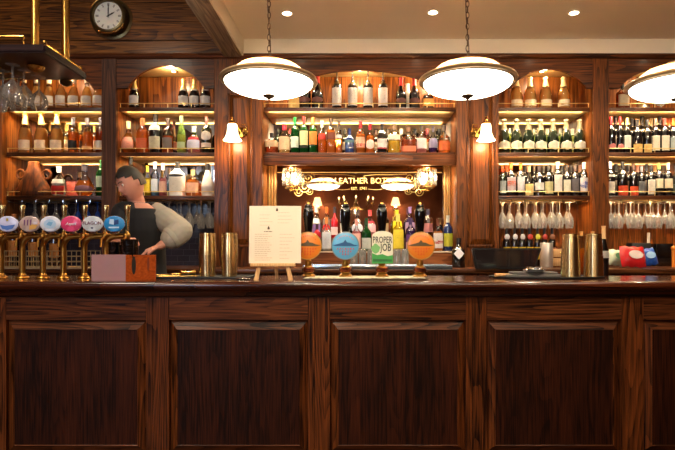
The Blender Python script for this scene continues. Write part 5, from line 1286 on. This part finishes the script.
def merge_remesh(name, bm, voxel, m, parent, smooth_it=4):
    bmesh.ops.recalc_face_normals(bm, faces=bm.faces[:])
    me = bpy.data.meshes.new(name); bm.to_mesh(me); bm.free()
    o = bpy.data.objects.new(name, me); col.objects.link(o)
    r = o.modifiers.new('r', 'REMESH'); r.mode = 'VOXEL'; r.voxel_size = voxel; r.use_smooth_shade = True
    s = o.modifiers.new('s', 'SMOOTH'); s.factor = .5; s.iterations = smooth_it
    bpy.context.view_layer.update()
    m2 = bpy.data.meshes.new_from_object(o.evaluated_get(bpy.context.evaluated_depsgraph_get())); bpy.data.objects.remove(o)
    m2.materials.clear(); m2.materials.append(m)
    for p in m2.polygons: p.use_smooth = True
    q = bpy.data.objects.new(name, m2); link(q, parent); return q
SKIN = pm('skin', (214,150,128), .5, noise=.05); SHIRT = pm('grey_beige_shirt', (168,158,142), .85, noise=.2); VEST = pm('black_waistcoat', (26,24,26), .8, noise=.3); TROU = pm('charcoal_trousers', (34,32,40), .8); HAIR = pm('dark_hair', (46,40,30), .6, noise=.5, nscale=120)
BYY = 3.80
def P3(px, py, Y): return Vector((X(px,Y), Y, Z(py,Y)))
ps = thing('bartender', 'bartender in black waistcoat with one pale sleeve, looking down behind the blue badged tap', 'person', (X(142,BYY), BYY, 0))
O = Vector(ps.location)
def loc(v): return Vector(v)-O
hd = P3(131,184,3.74); nk = P3(137,203,3.80)
TR = math.radians(-22)          # torso turned towards the taps
def T(px, z, y=BYY): return loc((X(px,BYY), y, z))
shR = P3(155,212,3.84); shL = P3(122,212,3.74)
elR = P3(182,231,3.66); wrR = P3(160,246,3.58); haR = P3(152,249,3.56)
elL = P3(112,243,3.60); wrL = P3(124,242,3.46); haL = P3(132,238.5,3.38)
torso = [(T(146,.86),.160,.125,TR),(T(146,.98),.172,.130,TR),(T(145,1.12),.148,.112,TR),(T(143,1.26),.158,.116,TR),(T(141,1.40),.180,.128,TR),(T(139.5,1.49),.178,.118,TR),(T(138.5,1.56),.140,.090,TR),(T(138,1.60),.075,.065,TR)]
hipR, hipL = Vector((X(146,BYY)+.09,BYY-.02,.90)), Vector((X(146,BYY)-.09,BYY+.04,.90))
legs = []
for hp, s in ((hipR,1),(hipL,-1)):
    legs.append((hp, Vector((hp.x+.01*s,hp.y-.02,.50)), Vector((hp.x+.02*s,hp.y+.03,.08))))
bm = NB(); loft(bm, torso)
limb(bm, [loc(nk)-Vector((0,0,.05)), loc(nk), loc(nk.lerp(hd,.6))], [.066,.056,.056])
limb(bm, [loc(shR), loc(shR.lerp(elR,.5)), loc(elR), loc(elR.lerp(wrR,.4)), loc(wrR)], [.060,.050,.041,.042,.027])
limb(bm, [loc(shL), loc(shL.lerp(elL,.5)), loc(elL), loc(elL.lerp(wrL,.4)), loc(wrL)], [.060,.050,.041,.042,.027])
for hp, kn, an in legs:
    limb(bm, [loc(hp), loc(kn), loc(kn.lerp(an,.3)), loc(an)], [.088,.058,.056,.038]); limb(bm, [loc(an), loc(an+Vector((-.06,-.13,-.04)))], [.038,.028])
def hand(bm, wr, palm, curl, side):
    d = (palm-wr).normalized(); up = Vector((0,0,1)); lat = d.cross(up).normalized(); nrm = lat.cross(d).normalized()
    pe = wr+d*.088
    for o_ in (-.027,-.009,.009,.027): limb(bm, [loc(wr+d*.004+lat*o_*.5), loc(pe+lat*o_)], [.018,.0135], 10)
    for o_, ln in [(-.031,.062),(-.0105,.076),(.0105,.071),(.031,.055)]:
        a_ = pe-d*.006+lat*o_; pts = [a_]; dd = d.copy()
        for s in range(3):
            dd = (dd-nrm*curl).normalized(); pts.append(pts[-1]+dd*ln*(.50,.32,.28)[s]*1.1)
        limb(bm, [loc(p) for p in pts], [.0100,.0092,.0085,.0075], 10)
    a_ = wr+d*.03+lat*(.024*side); pts = [a_, a_+(lat*side*.8+d*.8).normalized()*.040-nrm*.008]; pts.append(pts[-1]+(d-nrm*.4).normalized()*.034)
    limb(bm, [loc(p) for p in pts], [.015,.0115,.009], 10)
hand(bm, wrR, haR, .35, -1); hand(bm, wrL, haL, .45, 1)
body_bm = bm
# head: shaped ellipsoid, face turned towards the taps (left, toward viewer, downwards)
bm = NB(); bmesh.ops.create_uvsphere(bm, u_segments=40, v_segments=28, radius=1)
for v in bm.verts:
    x, y, z = v.co          # face looks along -y
    r = 1.0
    X_, Y_, Z_ = x*.076, y*.096, z*.118
    if z < 0:
        X_ *= 1-.30*(-z)**1.5
        if y > 0: Y_ *= 1-.35*(-z)
    if y < -.3: Y_ *= 1-.05*math.cos(x*3)
    Y_ -= .024*math.exp(-((x/.14)**2+((z+.12)/.16)**2)) if y < 0 else 0     # nose
    Y_ += .010*(math.exp(-(((x-.38)/.16)**2+((z-.10)/.10)**2))+math.exp(-(((x+.38)/.16)**2+((z-.10)/.10)**2))) if y < 0 else 0   # sockets
    Y_ -= .006*math.exp(-((x/.22)**2+((z+.46)/.07)**2)) if y < 0 else 0     # lips
    Y_ += .004*math.exp(-((x/.25)**2+((z+.60)/.05)**2)) if y < 0 else 0
    Y_ -= .010*math.exp(-((x/.25)**2+((z+.80)/.12)**2)) if y < 0 else 0     # chin
    v.co = (X_, Y_, Z_)
for s in (-1,1):
    ball(bm, (s*.077,.006,-.005), .016, .45,.8,1.5, 12, 8)
RH = Matrix.LocRotScale(Vector(loc(hd)), Euler((math.radians(24),math.radians(-8),math.radians(-38))), Vector((1,1,1)))
bm.transform(RH); mh = bpy.data.meshes.new('h'); bm.to_mesh(mh); bm.free(); body_bm.from_mesh(mh)
body = merge_remesh('body', body_bm, .0055, SKIN, ps, 2)
def headpart(nm, bm, m, par=body): bm.transform(RH); return ob(nm, bm, m, par)
for s in (-1,1):
    bm = NB(); ball(bm, (s*.030,-.0765,.012), .0105); headpart('eye', bm, C('eye_white',(226,222,216),.3))
    bm = NB(); ball(bm, (s*.030,-.0845,.011), .0048); headpart('iris', bm, C('iris_dark',(40,28,22),.2))
    bm = NB(); tube(bm, [(s*.012,-.095,.032),(s*.03,-.093,.038),(s*.046,-.083,.034)], .003, 6); headpart('eyebrow', bm, HAIR)
bm = NB(); tube(bm, [(-.022,-.090,-.054),(0,-.099,-.053),(.022,-.090,-.054)], .0035, 6); headpart('mouth', bm, C('lips',(170,90,84),.5))
bm = NB(); bmesh.ops.create_uvsphere(bm, u_segments=36, v_segments=24, radius=1)
dele = [v for v in bm.verts if (v.co.y < -.25 and v.co.z < .52-.2*abs(v.co.x)) or v.co.z < -.35 or (v.co.y < .1 and v.co.z < .05)]
bmesh.ops.delete(bm, geom=dele, context='VERTS')
rn = random.Random(2)
for v in bm.verts:
    q = 1.0+.03*rn.random(); v.co = (v.co.x*.083*q, v.co.y*.104*q+.002, v.co.z*.130*q)
bmesh.ops.solidify(bm, geom=bm.faces[:], thickness=.006)
headpart('hair', bm, HAIR)
# clothing
bm = NB(); loft(bm, [(c_+Vector((0,0,.0)), rx+.013, ry+.013, r_) for c_, rx, ry, r_ in torso[:7]])
limb(bm, [loc(shR)+Vector((-.05,0,.01)), loc(shR)+Vector((-.01,0,.005))], [.066,.070]); limb(bm, [loc(shL)+Vector((.05,0,.01)), loc(shL)+Vector((.01,0,.005))], [.066,.070])
merge_remesh('waistcoat', bm, .008, VEST, ps, 3)
sl = elR.lerp(wrR,.50)
bm = NB(); limb(bm, [loc(shR)+Vector((.01,0,-.005)), loc(shR.lerp(elR,.5))+Vector((0,0,-.005)), loc(elR)+Vector((-.01,0,0)), loc(elR.lerp(wrR,.3)), loc(sl)], [.076,.086,.084,.082,.072])
for k in range(4):      # folds where the sleeve bunches
    p_ = loc(shR.lerp(elR,.30+.2*k)); dq = (elR-shR).normalized(); M_ = dq.to_track_quat('Z','Y').to_matrix().to_4x4(); M_.translation = p_
    lathe(bm, [(.074,-.012),(.089-.001*k,0),(.074,.014)], n=22, M=M_ @ Matrix.Rotation(.25*(-1)**k,4,'X'))
merge_remesh('shirt_sleeve', bm, .0065, SHIRT, ps, 2)
sl2 = elL.lerp(wrL,.25)
bm = NB(); limb(bm, [loc(shL), loc(shL.lerp(elL,.5)), loc(elL), loc(sl2)], [.070,.062,.055,.050]); merge_remesh('shirt_sleeve', bm, .007, C('dark_sleeve',(36,34,36),.85), ps, 3)
bm = NB(); dd = (wrR-elR).normalized(); Mq = dd.to_track_quat('Z','Y').to_matrix().to_4x4(); Mq.translation = loc(sl)
lathe(bm, [(.068,-.03),(.078,-.02),(.080,.0),(.074,.012),(.055,.012)], n=24, close=False, M=Mq); ob('rolled_cuff', bm, SHIRT, ps)
bm = NB(); lathe(bm, [(.080,-.03),(.078,-.01),(.068,.018),(.060,.02)], loc(nk+Vector((0,.0,-.02))), 24, close=False); ob('collar', bm, VEST, ps)
bm = NB(); loft(bm, [(T(146,.80),.170,.135,TR),(T(146,.90),.178,.138,TR),(T(146,1.02),.170,.132,TR)])
for hp, kn, an in legs: limb(bm, [loc(hp), loc(kn), loc(an)], [.100,.074,.062])
merge_remesh('trousers', bm, .010, TROU, ps, 3)
for hp, kn, an in legs:
    bm = NB(); vs = ball(bm, (0,0,0), 1, .052, .145, .06)
    for v in vs:
        if v.co.z < -.035: v.co.z = -.035
    bmesh.ops.rotate(bm, verts=vs, cent=(0,0,0), matrix=Matrix.Rotation(-.42,3,'Z')); lo = loc(an)
    bmesh.ops.translate(bm, verts=bm.verts[:], vec=(lo[0]-.035,lo[1]-.07,.0355)); ob('shoe', bm, BLACKM, ps)

# ================================================================== LIGHT AND CAMERA
w = bpy.data.worlds.new('World'); sc.world = w; w.use_nodes = True
bg = w.node_tree.nodes['Background']; bg.inputs[0].default_value = (.55,.68,1,1); bg.inputs[1].default_value = .6
lamp('window_daylight', 'AREA', ((WX0+WX1)/2, YF-.2, (WZ0+WZ1)/2), 46, (.62,.76,1.0), 1.2, (PI/2,0,0), sy=1.5)
for x, y in ((-2.4,2.2),(-2.2,.2)): lamp('clock_wall_fill', 'AREA', (x,y,3.7), 24, (1,.84,.64), .5, (0,0,0))  # unseen area lights without fixtures, brightening the clock wall
for i, x in enumerate((-.5,.6,1.7)):  # downlights added out of view to brighten the bar front bevels
    rt = thing('downlight', 'small added unseen ceiling spotlight over the customer side of the bar, '+['left','middle','right'][i]+' one', 'ceiling spotlight', (x,1.45,ZC), 0, 'added ceiling spotlights over the customers')
    bm = NB(); lathe(bm, [(.030,0),(.045,0),(.045,-.004),(.036,-.008),(.030,-.003)], n=24, close=False); ob('trim_ring', bm, C('white_trim', (236,230,220), .4), rt)
    bm = NB(); lathe(bm, [(0,-.002),(.029,-.002)], n=24, close=False); ob('lens', bm, MATS['spot_lens'], rt)
    lamp('spot', 'SPOT', (x,1.45,ZC-.02), 30, (1,.82,.58), .03, spot=math.radians(110), blend=.6)
for x in (-.3,1.2,2.6): lamp('shelf_fill_spot', 'SPOT', (x,.9,ZC-.06), 105, (1,.85,.62), .06, (math.radians(69),0,0), math.radians(58), blend=.8)  # added spots without fixtures, brightening the shelves and bottle labels
cam = bpy.data.cameras.new('camera'); co = bpy.data.objects.new('camera', cam); link(co)
co.location = (0,0,CAMZ); co.rotation_euler = (PI/2,0,0)
cam.sensor_width = 36; cam.lens = F*36/675; cam.shift_x = -(CX-337.5)/675; cam.shift_y = (CY-225)/675; cam.clip_start = .05
sc.camera = co
vs_ = sc.view_settings; vs_.view_transform = 'Standard'; vs_.look = 'None'; vs_.gamma = 1; vs_.exposure = 0.95; vs_.use_curve_mapping = False
